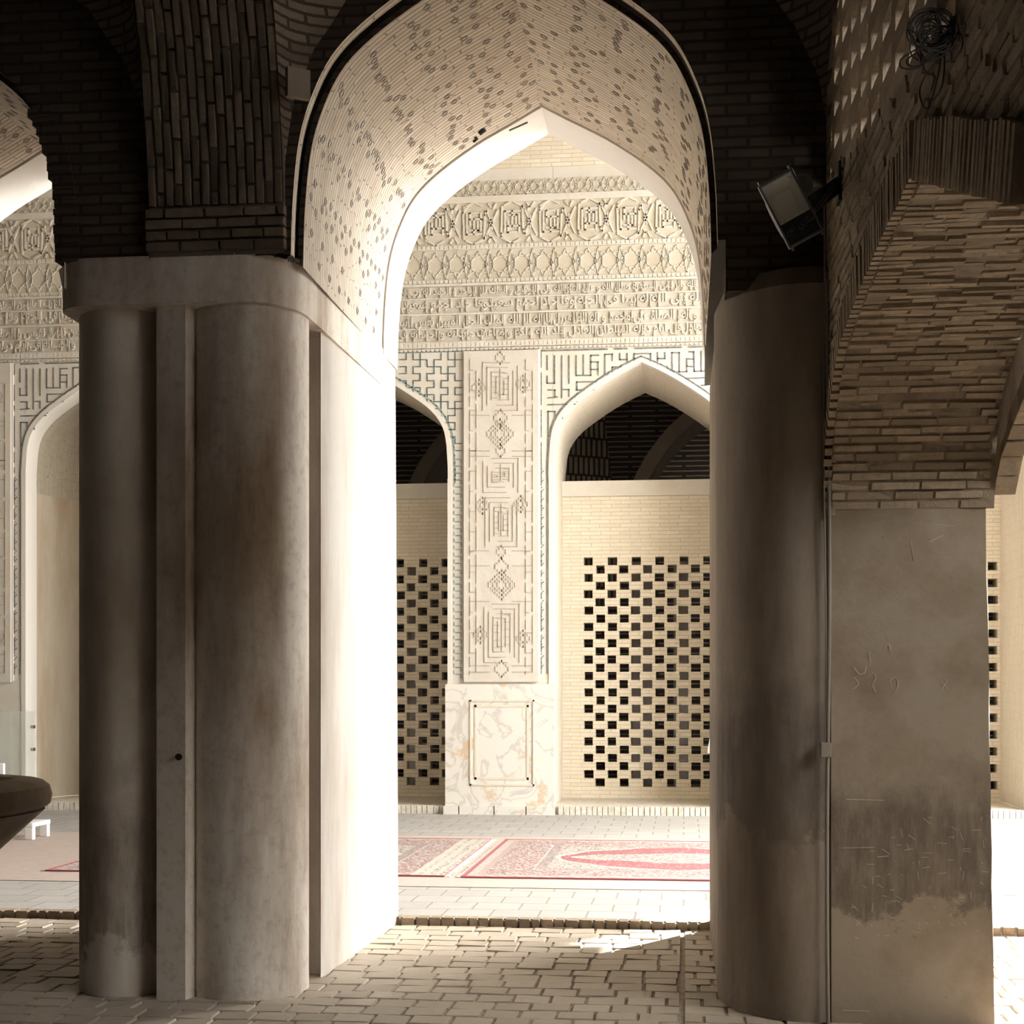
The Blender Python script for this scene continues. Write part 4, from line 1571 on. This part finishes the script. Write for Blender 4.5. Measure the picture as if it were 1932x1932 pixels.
for p in me.polygons:
    lt.f.append(tuple(p.vertices)); lt.uv.append(None); lt.m.append(0)
lt.build('lettering', M['housing'], fl)

me = text_mesh('99656', .0006, .045)
wr_ = MB()
q = jp(1738, 1490)
wr_.v = [(q.x + v.co.x * .8 + v.co.y * .15, 7.5705 - v.co.z, q.z + v.co.y * .7) for v in me.vertices]
for p in me.polygons:
    wr_.f.append(tuple(p.vertices)); wr_.uv.append(None); wr_.m.append(0)
wr_.build('scratched_numbers', plain('scratched writing', (.24, .195, .15), .95), rp)
b = MB()
w0 = Vector(at(545, 488, 7.70))
for k in range(4):
    pts = []
    for i in range(14):
        t = i / 13
        pts.append(w0 + Vector((.05 * t + .014 * math.sin(t * 7 + k * 1.5), -.01 - .012 * math.cos(t * 5 + k), .012 * math.sin(t * 9 + k * 2) - .018 * t)))
    b.tube(pts, .0035, 6)
tag(b.build('wire_stub', M['pvc']), 'short twist of old wire on the right corner of the left pier capital', 'wire')

# ------------------------------------------------------------------ conduit, junction box, cable coil
cx0 = lambda z: xf(7.5) - .016 - .006 * math.sin(z * 2.1)
b = MB()
b.tube([(cx0(z), 7.552, z) for z in [i * .1 for i in range(0, 38)]], .0095, 10)
cnd = thing('conduit', 'pale vertical cable conduit in the corner beside the worn flat face', 'pipe', (.70, 7.55, 0))
b.build('pipe', M['pvc'], cnd)
b = MB()
b.tube([(cx0(z) - .018 - .006 * math.sin(z * 3), 7.552, z) for z in [1.4 + i * .1 for i in range(0, 28)]], .004, 6)
b.build('loose_cable', M['pvc'], cnd)
jx = at(1558, 1415, 7.53)
b = MB()
b.box(jx[0] - .027, jx[0] + .025, 7.515, 7.56, jx[2] - .036, jx[2] + .036)
jb = thing('junction_box', 'small grey junction box fixed to the conduit beside the right pier', 'box', (jx[0], 7.54, jx[2]))
bevel(b.build('housing', M['pvc'], jb), .004)
b = MB()
b.box(jx[0] - .025, jx[0] + .023, 7.508, 7.516, jx[2] - .034, jx[2] + .034)
bevel(b.build('lid', M['pvc'], jb), .003)

rng = random.Random(11)
cc = thing('cable_coil', 'tangled coil of thin black cable hanging in front of the pierced lattice', 'cable', (xf(4.95), 4.95, 3.75))
def sk(x, y, off):                                     # pixel -> point just off the right wall's face
    r = _ray(x, y)
    k = (.72 + .27 - off) / (r[0] + .036 * r[1])
    return Vector((r[0] * k, r[1] * k, CAMZ + r[2] * k))
b = MB()
for k in range(22):
    cx_, cy_ = 1762 + rng.uniform(-10, 14), 58 + rng.uniform(-18, 26)
    rx, ry = rng.uniform(18, 46), rng.uniform(16, 42)
    ph = rng.uniform(0, 6.28)
    tilt = rng.uniform(-.6, .2)
    pts = []
    for i in range(25):
        a = ph + i / 24 * rng.choice((5.2, 6.2))* 1.0 if False else ph + i / 24 * 6.0
        px, py = rx * math.cos(a), ry * math.sin(a)
        pts.append(sk(cx_ + px * math.cos(tilt) - py * math.sin(tilt), cy_ + px * math.sin(tilt) + py * math.cos(tilt), .012 + .03 * (k % 5) / 5 + .01 * math.sin(a * 2)))
    b.tube(pts, .0022, 5)
for ctrl in ([(1772, 70), (1730, 92), (1700, 112), (1702, 128), (1730, 128), (1755, 105), (1772, 75)],
             [(1775, 72), (1735, 95), (1710, 115), (1722, 126), (1745, 118), (1768, 90)],
             [(1775, 78), (1768, 110), (1742, 150), (1735, 180), (1748, 205), (1760, 180), (1772, 130), (1778, 80)],
             [(1778, 75), (1782, 120), (1776, 165), (1758, 190), (1744, 186)], [(1776, 70), (1765, 100), (1740, 118), (1738, 100)],
             [(1772, 74), (1748, 108), (1742, 125), (1752, 140), (1764, 145), (1757, 170)], [(1762, 20), (1772, 50), (1796, 50)]):
    pts = smooth_prof([(float(x), float(y)) for x, y in ctrl], 5)
    b.tube([sk(x, y, .02) for x, y in pts], .0026, 5)
b.build('loops', M['cable'], cc)
